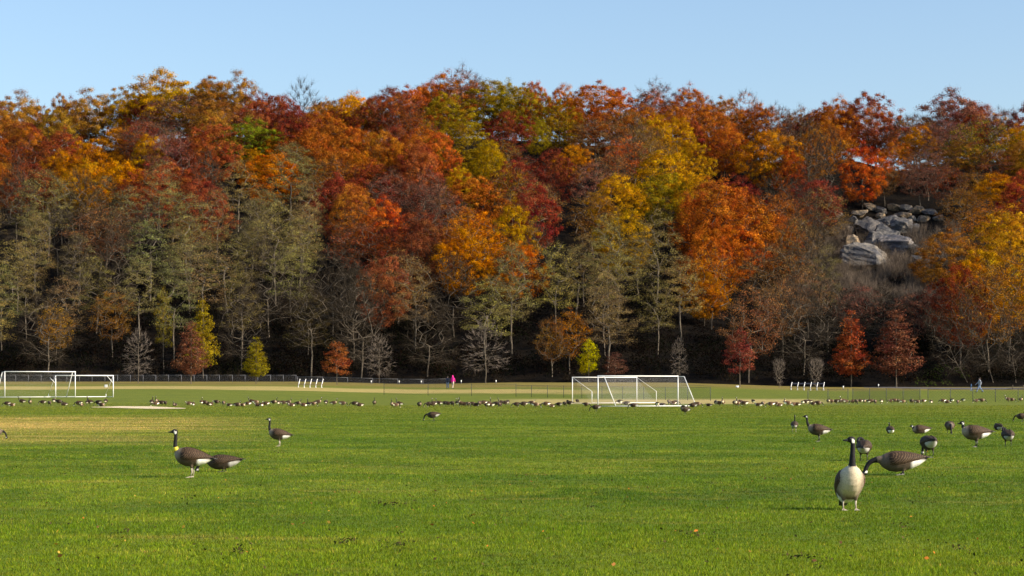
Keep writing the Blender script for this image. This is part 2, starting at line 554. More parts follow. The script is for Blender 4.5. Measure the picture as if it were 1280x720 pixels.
def twig_verts(tips, dirs, n, length, width, r_, up=0.4, spread=0.8):
    m = len(tips)
    p = np.repeat(tips, n, 0)
    d = np.repeat(dirs, n, 0) + r_.normal(0, spread, (m * n, 3)) + np.array([0, 0, up])
    d /= np.linalg.norm(d, axis=1)[:, None]
    p = p + d * r_.uniform(-0.3, 0.3, (m * n, 1)) * length
    ln = length * r_.uniform(0.5, 1.3, (m * n, 1))
    s = np.cross(d, r_.normal(0, 1, (m * n, 3))); s /= np.linalg.norm(s, axis=1)[:, None]
    q = p + d * ln
    return np.stack([p - s * width, p + s * width, q + s * width * .3, q - s * width * .3], 1).reshape(-1, 3)

def leaf_verts(c, nrm, size, r_, jitter=0.6, aspect=1.0):
    m = len(c)
    n = nrm + r_.normal(0, jitter, (m, 3)); n /= np.linalg.norm(n, axis=1)[:, None] + 1e-9
    a = np.cross(n, r_.normal(0, 1, (m, 3))); a /= np.linalg.norm(a, axis=1)[:, None] + 1e-9
    b = np.cross(n, a)
    s = (size * r_.uniform(0.6, 1.35, (m,)))[:, None]
    return np.stack([c - a * s, c - b * s * .62 * aspect, c + a * s, c + b * s * .62 * aspect], 1).reshape(-1, 3)

def crown_points(n, shape, r_, surf=0.75):
    """clump centres in a unit crown: z in 0..1, radius up to 1"""
    pts = []
    tries = 0
    mind = 1.25 / n ** 0.40
    while len(pts) < n and tries < 40000:
        tries += 1
        if tries % 400 == 0: mind *= 0.97
        z = r_.uniform(0, 1)
        if shape == 'round': R_ = (1 - abs(2 * z - 0.85) ** 2.3 * 0.92)
        elif shape == 'flat': R_ = (1 - abs(2 * z - 0.95) ** 3 * 0.8)
        elif shape == 'cone': R_ = (1 - z) ** 0.75 * (0.35 + 0.65 * min(1, z / 0.15)) * 1.05 + 0.06
        elif shape == 'egg': R_ = math.sqrt(max(0, 1 - (2 * z - 0.8) ** 2 * .68)) * (1 - z * .25)
        elif shape == 'vase': R_ = 0.25 + 0.75 * z ** 0.8 if z < .85 else 1 - (z - .85) * 3
        if R_ <= 0: continue
        a = r_.uniform(0, 2 * math.pi)
        rr = R_ * (r_.uniform(surf, 1) if r_.random() < 0.75 else math.sqrt(r_.uniform(0, surf)))
        p = np.array((rr * math.cos(a), rr * math.sin(a), z))
        if pts and min(np.linalg.norm((q - p) * (1, 1, 1.1)) for q in pts) < mind: continue
        pts.append(p)
    return np.array(pts)

PROTO = {}
def make_tree(kind, seed):
    """meshes of a unit tree in metres: trunk (with limbs), crown"""
    r_ = np.random.default_rng(seed)
    cr = 6.0
    if kind == 'oak':        # dense lumpy crown
        H, cb, cr, n = 17.0, 2.6, 6.2, 185
        uc = crown_points(n, 'round', r_)
        an_ = np.arctan2(uc[:, 1], uc[:, 0])
        lob = 1 + 0.24 * np.sin(an_ * 3 + seed) * uc[:, 2] + 0.16 * np.sin(an_ * 2 - seed + uc[:, 2] * 5)
        c = np.c_[uc[:, 0] * cr * lob, uc[:, 1] * cr * lob, cb + uc[:, 2] * (H - cb - 0.8) * (1 + .07 * np.sin(an_ * 4 + seed))]
        trunk = [(0, 0, -0.8), (0.05, 0, 1), (0.1, 0.1, 2.5), (0.15, 0.0, 4), (0.1, 0.1, 5.5), (0, 0.1, 7)]
        P, par, rad, tips = skeleton(trunk, c, 1.2, 0.03, 0.2, seed)
        LN, sz, crad, flatz, jit = 185, 0.095, (0.35, 1.05), 0.95, 0.45
    elif kind == 'gappy':    # skyline oak, separate clumps with sky between
        H, cb, cr, n = 16.0, 4.5, 6.8, 60
        uc = crown_points(n, 'flat', r_, 0.5)
        c = np.c_[uc[:, 0] * cr, uc[:, 1] * cr, cb + uc[:, 2] * (H - cb - 0.8)]
        trunk = [(0, 0, -0.8), (0.1, 0, 1.5), (0.2, 0.1, 3), (0.3, 0.0, 4.5)]
        P, par, rad, tips = skeleton(trunk, c, 1.2, 0.035, 0.25, seed)
        LN, sz, crad, flatz, jit = 330, 0.12, (0.8, 1.5), 0.62, 0.5
    elif kind == 'sparse':   # late, thin foliage in layers, limbs and twigs showing
        H, cb, cr, n = 20.0, 6.5, 4.3, 85
        uc = crown_points(n, 'egg', r_, 0.45)
        c = np.c_[uc[:, 0] * cr, uc[:, 1] * cr, cb + uc[:, 2] * (H - cb - 0.5)]
        trunk = [(0, 0, -0.8), (0.1, 0, 1.5), (0.15, 0.1, 3), (0.3, 0.1, 4.8), (0.2, 0.2, 6.5), (0.35, 0.1, 8.5), (0.2, 0, 10)]
        P, par, rad, tips = skeleton(trunk, c, 1.0, 0.028, 0.22, seed)
        LN, sz, crad, flatz, jit = 92, 0.075, (0.45, 1.05), 0.8, 0.8
    elif kind == 'wispy':    # half bare: many twigs, thin haze of small leaves
        H, cb, cr, n = 17.0, 4.5, 5.2, 110
        uc = crown_points(n, 'round', r_, 0.4)
        c = np.c_[uc[:, 0] * cr, uc[:, 1] * cr, cb + uc[:, 2] * (H - cb - 0.5)]
        trunk = [(0, 0, -0.8), (0.1, 0, 1.5), (0.0, 0.1, 3), (-0.2, 0.1, 5)]
        P, par, rad, tips = skeleton(trunk, c, 1.0, 0.028, 0.2, seed)
        LN, sz, crad, flatz, jit = 64, 0.085, (0.6, 1.1), 0.8, 0.9
    elif kind == 'bare':
        H, cb, cr, n = 18.0, 3.5, 4.8, 150
        uc = crown_points(n, 'egg', r_, 0.4)
        c = np.c_[uc[:, 0] * cr, uc[:, 1] * cr, cb + uc[:, 2] * (H - cb - 0.5)]
        trunk = [(0, 0, -0.8), (0.1, 0, 1.5), (0.15, 0.1, 3), (0.05, 0.1, 5), (0.15, 0.0, 7)]
        P, par, rad, tips = skeleton(trunk, c, 1.0, 0.020, 0.10, seed, rise=0.95)
        LN, sz, crad, flatz, jit = 0, 0.1, (0.7, 1.3), 1, 1
    elif kind == 'cone':     # young pyramidal tree, layered foliage
        H, cb, cr, n = 8.0, 1.4, 2.2, 150
        uc = crown_points(n, 'cone', r_, 0.4)
        c = np.c_[uc[:, 0] * cr, uc[:, 1] * cr, cb + uc[:, 2] * (H - cb)]
        trunk = [(0, 0, -0.4)] + [(0.03 * math.sin(i), 0.02 * math.cos(i * 2), z) for i, z in enumerate(np.linspace(0.4, H - 1, 12))]
        P, par, rad, tips = skeleton(trunk, c, 0.5, 0.012, 0.05, seed, rise=0.1)
        LN, sz, crad, flatz, jit = 60, 0.075, (0.3, 0.6), 0.6, 0.8
    elif kind == 'younground':
        H, cb, cr, n = 7.0, 1.9, 1.9, 70
        uc = crown_points(n, 'egg', r_, 0.5)
        c = np.c_[uc[:, 0] * cr, uc[:, 1] * cr, cb + uc[:, 2] * (H - cb - .1)]
        trunk = [(0, 0, -0.4)] + [(0.03 * math.sin(i), 0.03 * math.cos(i * 2), z) for i, z in enumerate(np.linspace(0.4, H - 2, 9))]
        P, par, rad, tips = skeleton(trunk, c, 0.5, 0.012, 0.07, seed)
        LN, sz, crad, flatz, jit = 60, 0.08, (0.3, 0.6), 0.8, 0.8
    elif kind == 'youngbare':
        H, cb, cr, n = 8.0, 1.6, 2.2, 150
        uc = crown_points(n, 'egg', r_, 0.5)
        c = np.c_[uc[:, 0] * cr, uc[:, 1] * cr, cb + uc[:, 2] * (H - cb)]
        trunk = [(0, 0, -0.4)] + [(0.03 * math.sin(i), 0.03 * math.cos(i * 2), z) for i, z in enumerate(np.linspace(0.4, H - 1, 12))]
        P, par, rad, tips = skeleton(trunk, c, 0.5, 0.009, 0.05, seed, rise=0.9)
        LN, sz, crad, flatz, jit = 0, .1, (.3, .5), 1, 1
    elif kind == 'vase':
        H, cb, cr, n = 4.2, 0.5, 1.45, 110
        uc = crown_points(n, 'vase', r_, 0.6)
        c = np.c_[uc[:, 0] * cr, uc[:, 1] * cr, cb + uc[:, 2] * (H - cb)]
        trunk = [(0, 0, -0.3), (0, 0, 0.15), (0.02, 0, 0.4)]
        P, par, rad, tips = skeleton(trunk, c, 0.5, 0.014, 0.05, seed, rise=1.2)
        LN, sz, crad, flatz, jit = 0, .1, (.3, .5), 1, 1
    T = P[tips]
    mid = np.array([0, 0, cb + (H - cb) * 0.42])
    dirs = T - mid; dirs /= np.linalg.norm(dirs, axis=1)[:, None] + 1e-9
    wood = wood_verts(P, par, rad, 5 if kind in ('bare', 'sparse') else 4)
    young = H < 9
    if kind in ('bare',):
        tw = twig_verts(T, dirs, 24, 1.5, 0.014, r_, 0.5, 0.55)
    elif kind == 'wispy':
        tw = twig_verts(T, dirs, 18, 1.3, 0.016, r_, 0.4, 0.7)
    elif kind == 'sparse':
        tw = twig_verts(T, dirs, 12, 1.3, 0.013, r_, 0.35, 0.7)
    elif kind in ('youngbare', 'vase'):
        tw = twig_verts(T, dirs, 9, 0.6, 0.007, r_, 0.6, 0.45)
    elif young:
        tw = twig_verts(T, dirs, 4, 0.4, 0.008, r_, 0.2, 0.7)
    else:
        tw = twig_verts(T, dirs, 2, 1.0, 0.02, r_, 0.3, 0.7)
    tname = 'trunk'
    trunk_me = quads_mesh(tname, wood, 4, [M['barkdark'] if kind in ('oak',) else M['bark']])
    if LN:
        cs, ns, tn = [], [], []
        for t, d in zip(T, dirs):
            k = int(LN * r_.uniform(0.6, 1.35))
            rc = r_.uniform(*crad)
            v = r_.normal(0, 1, (k, 3)); v /= np.linalg.norm(v, axis=1)[:, None]
            rr = np.abs(r_.normal(0.72, 0.30, (k, 1)))
            off = v * rr * rc * np.array([1.15, 1.15, flatz])
            cs.append(t + off)
            ns.append(v * 0.9 + d * 0.35 + np.array([0, 0, 0.25]))
            tn.append(np.clip(r_.uniform(0.65, 1.30) * r_.uniform(0.7, 1.3, k), 0.4, 1.6))
        cs, ns, tn = np.concatenate(cs), np.concatenate(ns), np.concatenate(tn)
        lv = leaf_verts(cs, ns, sz, r_, jit)
        crown_me = quads_mesh('crown', lv, 4, [M['leaf']], tn)
    else:
        crown_me = None
    twig_me = quads_mesh('twigs', tw, 4, [M['twiglight'] if kind in ('youngbare', 'vase') else M['twig']])
    return dict(H=H, R=cr, trunk=trunk_me, crown=crown_me, twigs=twig_me)
for kind, ns in (('oak', 5), ('gappy', 3), ('sparse', 5), ('wispy', 4), ('bare', 3), ('cone', 2), ('younground', 2), ('youngbare', 3), ('vase', 2)):
    for i in range(ns):
        PROTO[(kind, i)] = make_tree(kind, 100 + i * 17 + len(kind) * 5)
NVAR = {}
for k, i in PROTO: NVAR[k] = max(NVAR.get(k, 0), i + 1)

TREES = []
def place_tree(kind, x, y, H, Rr, rgb, name, rz=None, var=None, lean=0.0, sink=0.25):
    var = random.randrange(NVAR[kind]) if var is None else var
    p = PROTO[(kind, var)]
    root = empty(name, (x, y, gzf(x, y) - sink), random.uniform(0, 6.28) if rz is None else rz)
    s = Rr / p['R'] 
    root.scale = (s, s, H / p['H'])
    if lean: root.rotation_euler = (lean * random.uniform(-1, 1), lean, root.rotation_euler[2])
    t = link('trunk', p['trunk'], root)
    if p['crown']:
        c = link('crown', p['crown'], root); c.color = (*rgb, 1)
    tag(link('twigs', p['twigs'], root), kind='stuff')
    root['k'] = kind; root['idx'] = len(TREES)
    px, py = proj(x, y, gzf(x, y) + H)
    TREES.append([root, kind, px, py, Rr / y * F, y])
    return root

C = dict(
    R=((0.190, 0.036, 0.018), 'oak', 'dark red'), V=((0.43, 0.085, 0.018), 'oak', 'bright orange-red'),
    r=((0.245, 0.058, 0.024), 'oak', 'rusty red'), O=((0.45, 0.165, 0.013), 'oak', 'bright orange'),
    o=((0.385, 0.108, 0.018), 'oak', 'rust orange'), Y=((0.43, 0.215, 0.012), 'oak', 'golden yellow'),
    y=((0.255, 0.175, 0.012), 'oak', 'yellow-green'), G=((0.16, 0.18, 0.012), 'oak', 'green'),
    M=((0.29, 0.130, 0.022), 'oak', 'brownish orange'), L=((0.225, 0.180, 0.060), 'sparse', 'thin olive-grey'),
    B=((0.13, 0.10, 0.05), 'bare', 'bare grey-brown'), P=((0.22, 0.085, 0.055), 'wispy', 'half-bare purplish'),
    W=((0.25, 0.125, 0.045), 'wispy', 'half-bare brown'), D=((0.04, 0.065, 0.010), 'sparse', 'dark green'),
    K=((0.065, 0.045, 0.018), 'sparse', 'dim brown'),  # foliage darkened to paint the shade low in the wood
)
GRID = [row.split() for row in (  # K cells put the shade at the hill's foot into leaf colour
 "M M M M Y Y M M r R M O o o o y y y o o o P o o r r o o r P r r",
 "M M M M Y r M r r R M O r o y y y y o o P o o o r o o o r P r r",
 "o r M r r P r G G o o o r o y y R y o W Y R o r W o o o o P Y Y",
 "o r Y O O r r G O o o o o r r M R y P W Y Y R o B W R r o M Y Y",
 "B L O L L r L L L L r r r P Y Y W M Y Y Y Y o o B R R r W M Y r",
 "L L L W L L L L L L o o o P O O W Y Y Y Y o o o B W V B W M O O",
 "L L B L L L L L L L B r r r O O B L L W L o o o W B - - - M O O",
 "L B B L L L L L L L B r W M W L L L L L L o o o W B - - - O O Y",
 "B B L L L L B L L L B B W L L L L L L L L o o W W B B - - R O O",
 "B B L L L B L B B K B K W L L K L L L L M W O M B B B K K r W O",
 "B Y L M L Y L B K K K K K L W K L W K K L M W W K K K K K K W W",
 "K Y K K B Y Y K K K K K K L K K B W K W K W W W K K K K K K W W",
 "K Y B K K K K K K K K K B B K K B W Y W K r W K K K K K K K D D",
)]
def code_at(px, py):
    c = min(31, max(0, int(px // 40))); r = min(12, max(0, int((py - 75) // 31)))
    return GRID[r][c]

def solve_depth(px, ytop, H):
    b = (px - 640) / F
    best, bd = CREST, 1e9
    for y in np.linspace(EDGE + 2, CREST + 4, 120):
        e = abs(proj(b * y, y, gzf(b * y, y) + H)[1] - ytop)
        if e < bd: best, bd = y, e
    return b * best, best, bd

SKIP = [156, 170, 185, 210, 224, 276, 288, 314, 359, 360, 369, 370, 371]
# individual trees one notices in the photograph: px, top y, crown width px, colour code, kind, height m
NOTED = [
 (205, 82, 82, 'Y', 'gappy', 17), (262, 90, 50, 'M', 'gappy', 15), (298, 84, 50, 'M', 'gappy', 16),
 (22, 108, 60, 'M', 'gappy', 15), (75, 112, 34, 'M', 'gappy', 13), (112, 106, 60, 'M', 'gappy', 15), (150, 104, 50, 'Y', 'gappy', 14),
 (378, 97, 60, 'B', 'bare', 17), (312, 138, 78, 'G', 'oak', 16), (345, 152, 36, 'O', 'oak', 14), (315, 178, 38, 'Y', 'oak', 10),
 (225, 112, 90, 'P', 'wispy', 15), (180, 112, 60, 'r', 'oak', 15), (150, 152, 82, 'O', 'oak', 15), (185, 160, 50, 'Y', 'oak', 15), (75, 182, 56, 'O', 'oak', 14),
 (560, 82, 82, 'o', 'oak', 17), (578, 74, 60, 'P', 'wispy', 17), (612, 92, 88, 'y', 'oak', 17), (556, 108, 72, 'y', 'oak', 17), (652, 96, 56, 'y', 'oak', 17), 
 (634, 130, 64, 'R', 'oak', 15), (672, 142, 40, 'y', 'oak', 12), (475, 118, 62, 'L', 'wispy', 14), (440, 132, 40, 'Y', 'oak', 10),
 (668, 92, 40, 'o', 'oak', 15), (745, 94, 88, 'o', 'oak', 18), (705, 98, 50, 'o', 'oak', 16), (820, 93, 64, 'P', 'wispy', 17), (862, 100, 60, 'o', 'oak', 16),
 (745, 142, 66, 'W', 'wispy', 14), (850, 139, 42, 'Y', 'oak', 15), (600, 176, 72, 'y', 'oak', 13), (575, 200, 50, 'Y', 'oak', 14),
 (716, 174, 52, 'O', 'oak', 12), (828, 178, 90, 'Y', 'oak', 18), (770, 210, 80, 'Y', 'oak', 15), (868, 170, 50, 'Y', 'oak', 15), (830, 205, 76, 'y', 'oak', 16),
 (905, 216, 122, 'o', 'oak', 22), (870, 236, 70, 'o', 'oak', 17), (960, 154, 80, 'O', 'oak', 18), (985, 178, 44, 'V', 'oak', 15),
 (905, 158, 48, 'R', 'oak', 13), (866, 142, 40, 'r', 'oak', 13), (930, 106, 60, 'o', 'wispy', 15), (970, 122, 50, 'P', 'wispy', 14), (1000, 126, 46, 'W', 'wispy', 14),
 (1085, 106, 84, 'r', 'oak', 17), (1050, 114, 56, 'o', 'oak', 16), (1190, 105, 78, 'P', 'gappy', 20), (1222, 140, 92, 'y', 'wispy', 19), (1215, 128, 40, 'r', 'oak', 12), (1250, 128, 50, 'P', 'wispy', 14), (1280, 125, 44, 'R', 'gappy', 15),
 (1150, 150, 60, 'O', 'oak', 15), (1160, 175, 64, 'P', 'wispy', 15), (1010, 150, 60, 'B', 'bare', 19), (1040, 160, 60, 'B', 'bare', 19), (1020, 180, 56, 'B', 'bare', 18),
 (1200, 168, 60, 'M', 'oak', 13), (1238, 176, 60, 'r', 'wispy', 13), (1150, 196, 54, 'P', 'wispy', 13), (1185, 198, 54, 'r', 'wispy', 13), (1275, 170, 60, 'M', 'oak', 14), (1215, 206, 50, 'M', 'wispy', 13), (1118, 168, 44, 'o', 'oak', 14), (170, 150, 60, 'r', 'oak', 14), (215, 165, 60, 'r', 'oak', 14), (250, 160, 50, 'o', 'oak', 14),
 (1246, 210, 80, 'O', 'oak', 14), (1262, 262, 44, 'Y', 'oak', 13), (1200, 225, 60, 'M', 'wispy', 14),
 (590, 208, 90, 'o', 'oak', 17), (490, 206, 74, 'P', 'wispy', 17), (480, 240, 70, 'V', 'oak', 16), (445, 150, 60, 'o', 'oak', 15),
 (200, 196, 70, 'L', 'sparse', 19), (362, 176, 88, 'L', 'sparse', 20), (345, 236, 92, 'L', 'sparse', 23), (240, 240, 80, 'L', 'sparse', 22), (60, 206, 96, 'L', 'sparse', 21), (20, 206, 70, 'B', 'bare', 20), (100, 210, 60, 'B', 'bare', 20),
 (890, 300, 72, 'O', 'wispy', 17), (880, 330, 60, 'O', 'oak', 12), (960, 292, 80, 'W', 'wispy', 17), (712, 376, 54, 'O', 'wispy', 13), (690, 385, 44, 'M', 'wispy', 12), (740, 232, 70, 'M', 'wispy', 15),
 (1010, 318, 70, 'W', 'wispy', 16), (1035, 338, 60, 'B', 'bare', 15), (1072, 346, 70, 'P', 'wispy', 13), (1104, 350, 60, 'B', 'bare', 13), (1136, 356, 60, 'P', 'wispy', 13), (1165, 345, 50, 'r', 'wispy', 13), (640, 300, 80, 'L', 'sparse', 21), (820, 255, 90, 'L', 'sparse', 21), (760, 262, 80, 'L', 'sparse', 21),
 (70, 372, 50, 'Y', 'wispy', 12), (205, 354, 34, 'y', 'sparse', 16), (254, 372, 40, 'y', 'cone', 15), (140, 352, 60, 'M', 'wispy', 14), (1235, 320, 90, 'M', 'wispy', 21), (1262, 300, 80, 'O', 'wispy', 22), (1200, 345, 80, 'r', 'wispy', 17),
]
placed = []
NP = []
def jit(rgb, a=0.12):
    k = 1 + random.uniform(-a, a)
    return tuple(max(0.005, c * k * (1 + random.uniform(-a * .6, a * .6))) for c in rgb)
NAMES = {'oak': 'oak_tree', 'gappy': 'oak_tree', 'sparse': 'locust_tree', 'wispy': 'thinning_tree', 'bare': 'bare_tree',
         'cone': 'young_tree', 'younground': 'young_tree', 'youngbare': 'young_bare_tree', 'vase': 'vase_shrub'}
for px, yt, w, code, kind, H in NOTED:
    x, y, e = solve_depth(px, yt, H)
    if e > 3:                      # stretch or shrink so the top reaches its line
        H = (HOR - yt) / F * y + CAMH - gzf(x, y)
    Rr = w / 2 / F * y * (0.8 if kind == 'sparse' else 1)
    t = place_tree(kind, x, y, max(7, H), Rr, jit(C[code][0], 0.07), NAMES[kind])
    t.id_properties_ensure(); NP.append((px, yt, w, y)); t['word'] = C[code][2] if kind != 'wispy' or 'half' in C[code][2] else 'thin' +' '+ C[code][2]
    placed.append((x, y, Rr))

# fill: rows up the slope, colours read from a coarse map of the photographed hillside
row_y = EDGE + 5
k = 0
cand = []
while row_y < CREST + 22:
    half = 0.272 * row_y
    x = -half + random.uniform(0, 8)
    while x < half:
        cand.append((x + random.uniform(-2, 2), row_y + random.uniform(-3.5, 3.5)))
        x += 11.2 if row_y < 420 else 10.0
    row_y += 11.6 if row_y < 470 else 8.5
for x, y in cand:
    H = random.uniform(14.5, 19)
    last = y > CREST - 9
    px = 640 + F * x / y
    if last: H = (HOR - np.interp(px, SKY_X, SKY_Y) - random.uniform(0, 9)) / F * y + CAMH - gzf(x, y); H = min(20, max(8, H))
    else:
        lim = (HOR - np.interp(px, SKY_X, SKY_Y) - 3) / F * y + CAMH - gzf(x, y); H = min(H, lim)
    if H < 6: continue
    py = proj(x, y, gzf(x, y) + H)[1]
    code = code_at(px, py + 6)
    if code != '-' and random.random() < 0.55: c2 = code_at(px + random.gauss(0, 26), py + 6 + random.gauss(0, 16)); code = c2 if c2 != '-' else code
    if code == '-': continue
    if 1046 < px < 1182 and 236 < py < 372: continue
    if 1044 < px < 1180 and 236 < proj(x, y, gzf(x, y))[1] < 352: continue
    if any(math.hypot(x - a, (y - b)) < 0.55 * (r + 4.0) for a, b, r in placed): continue
    # keep the noted crowns clear: nothing in front whose top covers them
    if any(y < yn and abs(px - pn) < w_ * 0.40 + 3 and yt_ - 6 < py < yt_ + 0.42 * w_ for pn, yt_, w_, yn in NP): continue
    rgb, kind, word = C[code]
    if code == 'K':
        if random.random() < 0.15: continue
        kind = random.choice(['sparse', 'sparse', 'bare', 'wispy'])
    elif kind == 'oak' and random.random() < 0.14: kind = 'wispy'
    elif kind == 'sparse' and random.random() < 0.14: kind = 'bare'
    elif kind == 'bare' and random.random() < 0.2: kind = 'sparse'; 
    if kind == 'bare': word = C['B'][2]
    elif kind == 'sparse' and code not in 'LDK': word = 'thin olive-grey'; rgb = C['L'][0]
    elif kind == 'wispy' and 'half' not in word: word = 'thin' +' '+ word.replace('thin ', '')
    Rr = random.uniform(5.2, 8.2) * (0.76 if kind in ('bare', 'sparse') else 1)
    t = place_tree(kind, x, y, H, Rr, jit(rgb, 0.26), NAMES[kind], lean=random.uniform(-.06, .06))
    t['word'] = word

try: SKIP
except NameError: SKIP = []
for i in SKIP:
    r0_ = TREES[i][0]
    for ch in list(r0_.children): bpy.data.objects.remove(ch)
    bpy.data.objects.remove(r0_)
TREES = [t for i, t in enumerate(TREES) if i not in set(SKIP)]
# labels for the forest trees: colour and habit, height on the slope, what stands below them
LAND = [(40, 'over the large left goal'), (85, 'over the left goals'), (140, 'over the small left goal'),
        (195, 'over the fence-side bare tree'), (262, 'above the dusty-red young tree'), (300, 'left of the yellow-green tree'), (345, 'over the small yellow-green tree'),
        (400, 'above the left bench'), (440, 'over the small orange-red tree'), (505, 'above the pale bare young tree'), (545, 'left of the two walkers'), (588, 'above the pink-hooded walker'),
        (635, 'above the tall bare young tree'), (700, 'left of the right-hand goals'), (752, 'over the bright yellow tree'), (800, 'above the small maroon tree'),
        (830, 'above the large right goal'), (875, 'over the narrow bare tree'), (945, 'above the dark red young tree'), (1000, 'over the vase-shaped shrubs'), (1040, 'above the right bench'),
        (1092, 'over the orange-red pyramidal tree'), (1150, 'over the brown-red pyramidal tree'), (1205, 'left of the lone walker'), (1245, 'above the lone walker'), (1281, 'at the right edge')]
def land(px):
    if px < 0: return 'beyond the left edge'
    for a, b in LAND:
        if px <= a: return b
    return 'beyond the right edge'
def zone(py):
    for a, b in ((128, 'on the skyline'), (165, 'just below the skyline'), (205, 'on the upper slope'), (250, 'above mid-slope'), (295, 'at mid-slope'), (345, 'on the lower slope')):
        if py < a: return b
    return 'low at the wood edge'
groups = {}
IDX = {}
for T_ in TREES:
    root, kind, px, py, w, y = T_
    key = (root['word'], zone(py), land(px))
    groups.setdefault(key, []).append(T_)
CATS = {'oak': 'oak tree', 'gappy': 'oak tree', 'sparse': 'locust tree', 'wispy': 'thinning tree', 'bare': 'bare tree', 'cone': 'young tree'}
KW = {'oak': 'oak', 'gappy': 'open oak', 'sparse': 'tree', 'wispy': 'tree', 'bare': 'tree', 'cone': 'tree'}
ORD = ['first', 'second', 'third', 'fourth', 'fifth', 'sixth', 'seventh', 'eighth', 'ninth', 'tenth', 'eleventh', 'twelfth', 'thirteenth', 'fourteenth', 'fifteenth', 'sixteenth']
for key, ts in groups.items():
    ts.sort(key=lambda t: t[2])
    for i, T_ in enumerate(ts):
        root = T_[0]
        pre = '' if len(ts) == 1 else (['left ', 'right '][i] if len(ts) == 2 else ['left ', 'middle ', 'right '][i] if len(ts) == 3 else ORD[i] + ' ')
        tag(root, f"{pre}{key[0]} {KW[T_[1]]} {key[1]}, {key[2]}", CATS[T_[1]], 'forest trees on the hill')
        if 'k' in root: del root['k']
        IDX[root.name] = root['idx']; del root['idx']
        del root['word']

# young trees on the lawn's far edge: px, base y, height px, width px, kind, colour, label
YOUNG = [
 (173, 479, 68, 42, 'youngbare', (0, 0, 0), 'bare grey young tree in front of the left chain-link fence'),
 (239, 480, 78, 46, 'cone', (0.22, 0.085, 0.045), 'dusty-red leafy young tree by the left chain-link fence'),
 (320, 480, 59, 34, 'cone', (0.30, 0.24, 0.015), 'small yellow-green pointed tree left of the left bench'),
 (421, 481, 54, 38, 'younground', (0.36, 0.10, 0.035), 'small orange-red young tree right of the left bench'),
 (474, 480, 60, 40, 'youngbare', (0, 0, 0), 'pale bare young tree left of the two walkers'),
 (607, 479, 82, 62, 'youngbare', (0, 0, 0), 'largest bare young tree, right of the two walkers'),
 (736, 478, 54, 28, 'younground', (0.50, 0.44, 0.01), 'bright yellow young tree behind the small right goal'),
 (769, 477, 38, 32, 'younground', (0.17, 0.07, 0.05), 'low maroon-brown tree behind the right goals'),
 (849, 479, 56, 24, 'youngbare', (0, 0, 0), 'narrow bare young tree behind the large right goal'),
 (925, 484, 74, 42, 'younground', (0.25, 0.060, 0.040), 'dark red young tree right of the large right goal'),
 (974, 485, 34, 17, 'vase', (0, 0, 0), 'narrow grey vase-shaped leafless shrub left of the right bench'),
 (1020, 485, 34, 22, 'vase', (0, 0, 0), 'broad grey vase-shaped leafless shrub behind the right bench'),
 (1064, 483, 96, 50, 'cone', (0.38, 0.085, 0.032), 'bright orange-red pyramidal tree right of the right bench'),
 (1120, 483, 97, 66, 'cone', (0.22, 0.078, 0.045), 'brown-red pyramidal tree with thinner leaves beside the orange-red one'),
]
for i, (px, by, h, w, kind, rgb, lab) in enumerate(YOUNG):
    x, y, z = on_ground(px, by, hi=346)
    t = place_tree(kind, x, y, h / F * y, w / 2 / F * y, tuple(c * .68 for c in rgb), NAMES[kind], var=i % NVAR[kind], sink=0.05)
    del t['k']; del t['idx']
    tag(t, lab, 'shrub' if kind == 'vase' else 'tree', 'young trees on the lawn edge')

# slanting bare trunks of the right-hand thicket
for px, top, w, lean, lab in ((1222, 372, 50, -0.32, 'left-leaning bare trunk behind the lone walker'), (1250, 395, 46, -0.14, 'slightly leaning bare tree right of the lone walker'), (1190, 380, 50, -0.5, 'strongly slanting bare tree left of the lone walker')):
    y = EDGE + 3; x = (px + 20 - 640) / F * y
    t = place_tree('bare', x, y, (HOR - top) / F * y, w / 2 / F * y, (0, 0, 0), 'leaning_tree', lean=0)
    t.rotation_euler = (0, lean, 0)
    del t['k']; del t['idx']; tag(t, lab, 'tree')

# undergrowth: shrub clumps along the foot of the hill and round the outcrop (uncountable)
def scrub(name, spots, leafn, size, rad, tint, twn=0, twl=1.0, flat=0.7, tww=0.014, twm='twig'):
    r_ = np.random.default_rng(len(spots))
    cs, ns, tn, tws = [], [], [], []
    for x, y, s, c in spots:
        z = gzf(x, y)
        k = int(leafn * s)
        v = r_.normal(0, 1, (k, 3)); v /= np.linalg.norm(v, axis=1)[:, None]
        v[:, 2] = np.abs(v[:, 2])
        cs.append(np.array([x, y, z]) + v * (r_.uniform(0.3, 1, (k, 1)) ** .5) * rad * s * np.array([1, 1, flat * 1.4]))
        ns.append(v); tn.append(np.array(c)[None, :] * r_.uniform(0.6, 1.4, (k, 1)))
        if twn:
            b = np.array([x, y, z]) + np.c_[r_.uniform(-.5, .5, (6, 2)) * rad * s, np.zeros(6)]
            tws.append(twig_verts(b, np.tile([0, 0, 1.0], (6, 1)), twn, twl * s, tww, r_, 0.2, 0.45))
    if leafn:
        me = quads_mesh(name, leaf_verts(np.concatenate(cs), np.concatenate(ns), size, r_, 0.8), 4, [M['leaf']], np.concatenate(tn))
        o = link(name, me); o.color = (*tint, 1); tag(o, kind='stuff')
    if twn:
        me = quads_mesh('brush_twigs', np.concatenate(tws), 4, [M[twm]])
        tag(link('brush_twigs', me), kind='stuff')
sp = []
for _ in range(260):
    px = random.uniform(-120, 1400); y = EDGE + random.uniform(0.5, 14); x = (px - 640) / F * y
    c = random.choice([(0.009, 0.008, 0.003), (0.016, 0.010, 0.004), (0.007, 0.010, 0.003), (0.011, 0.007, 0.005), (0.028, 0.015, 0.005)])  # shrub colours kept very dark, painting the shade along the hill's foot
    if 1150 < px < 1215: c = (0.07, 0.11, 0.015)
    sp.append((x, y, random.uniform(0.5, 1.3), c))
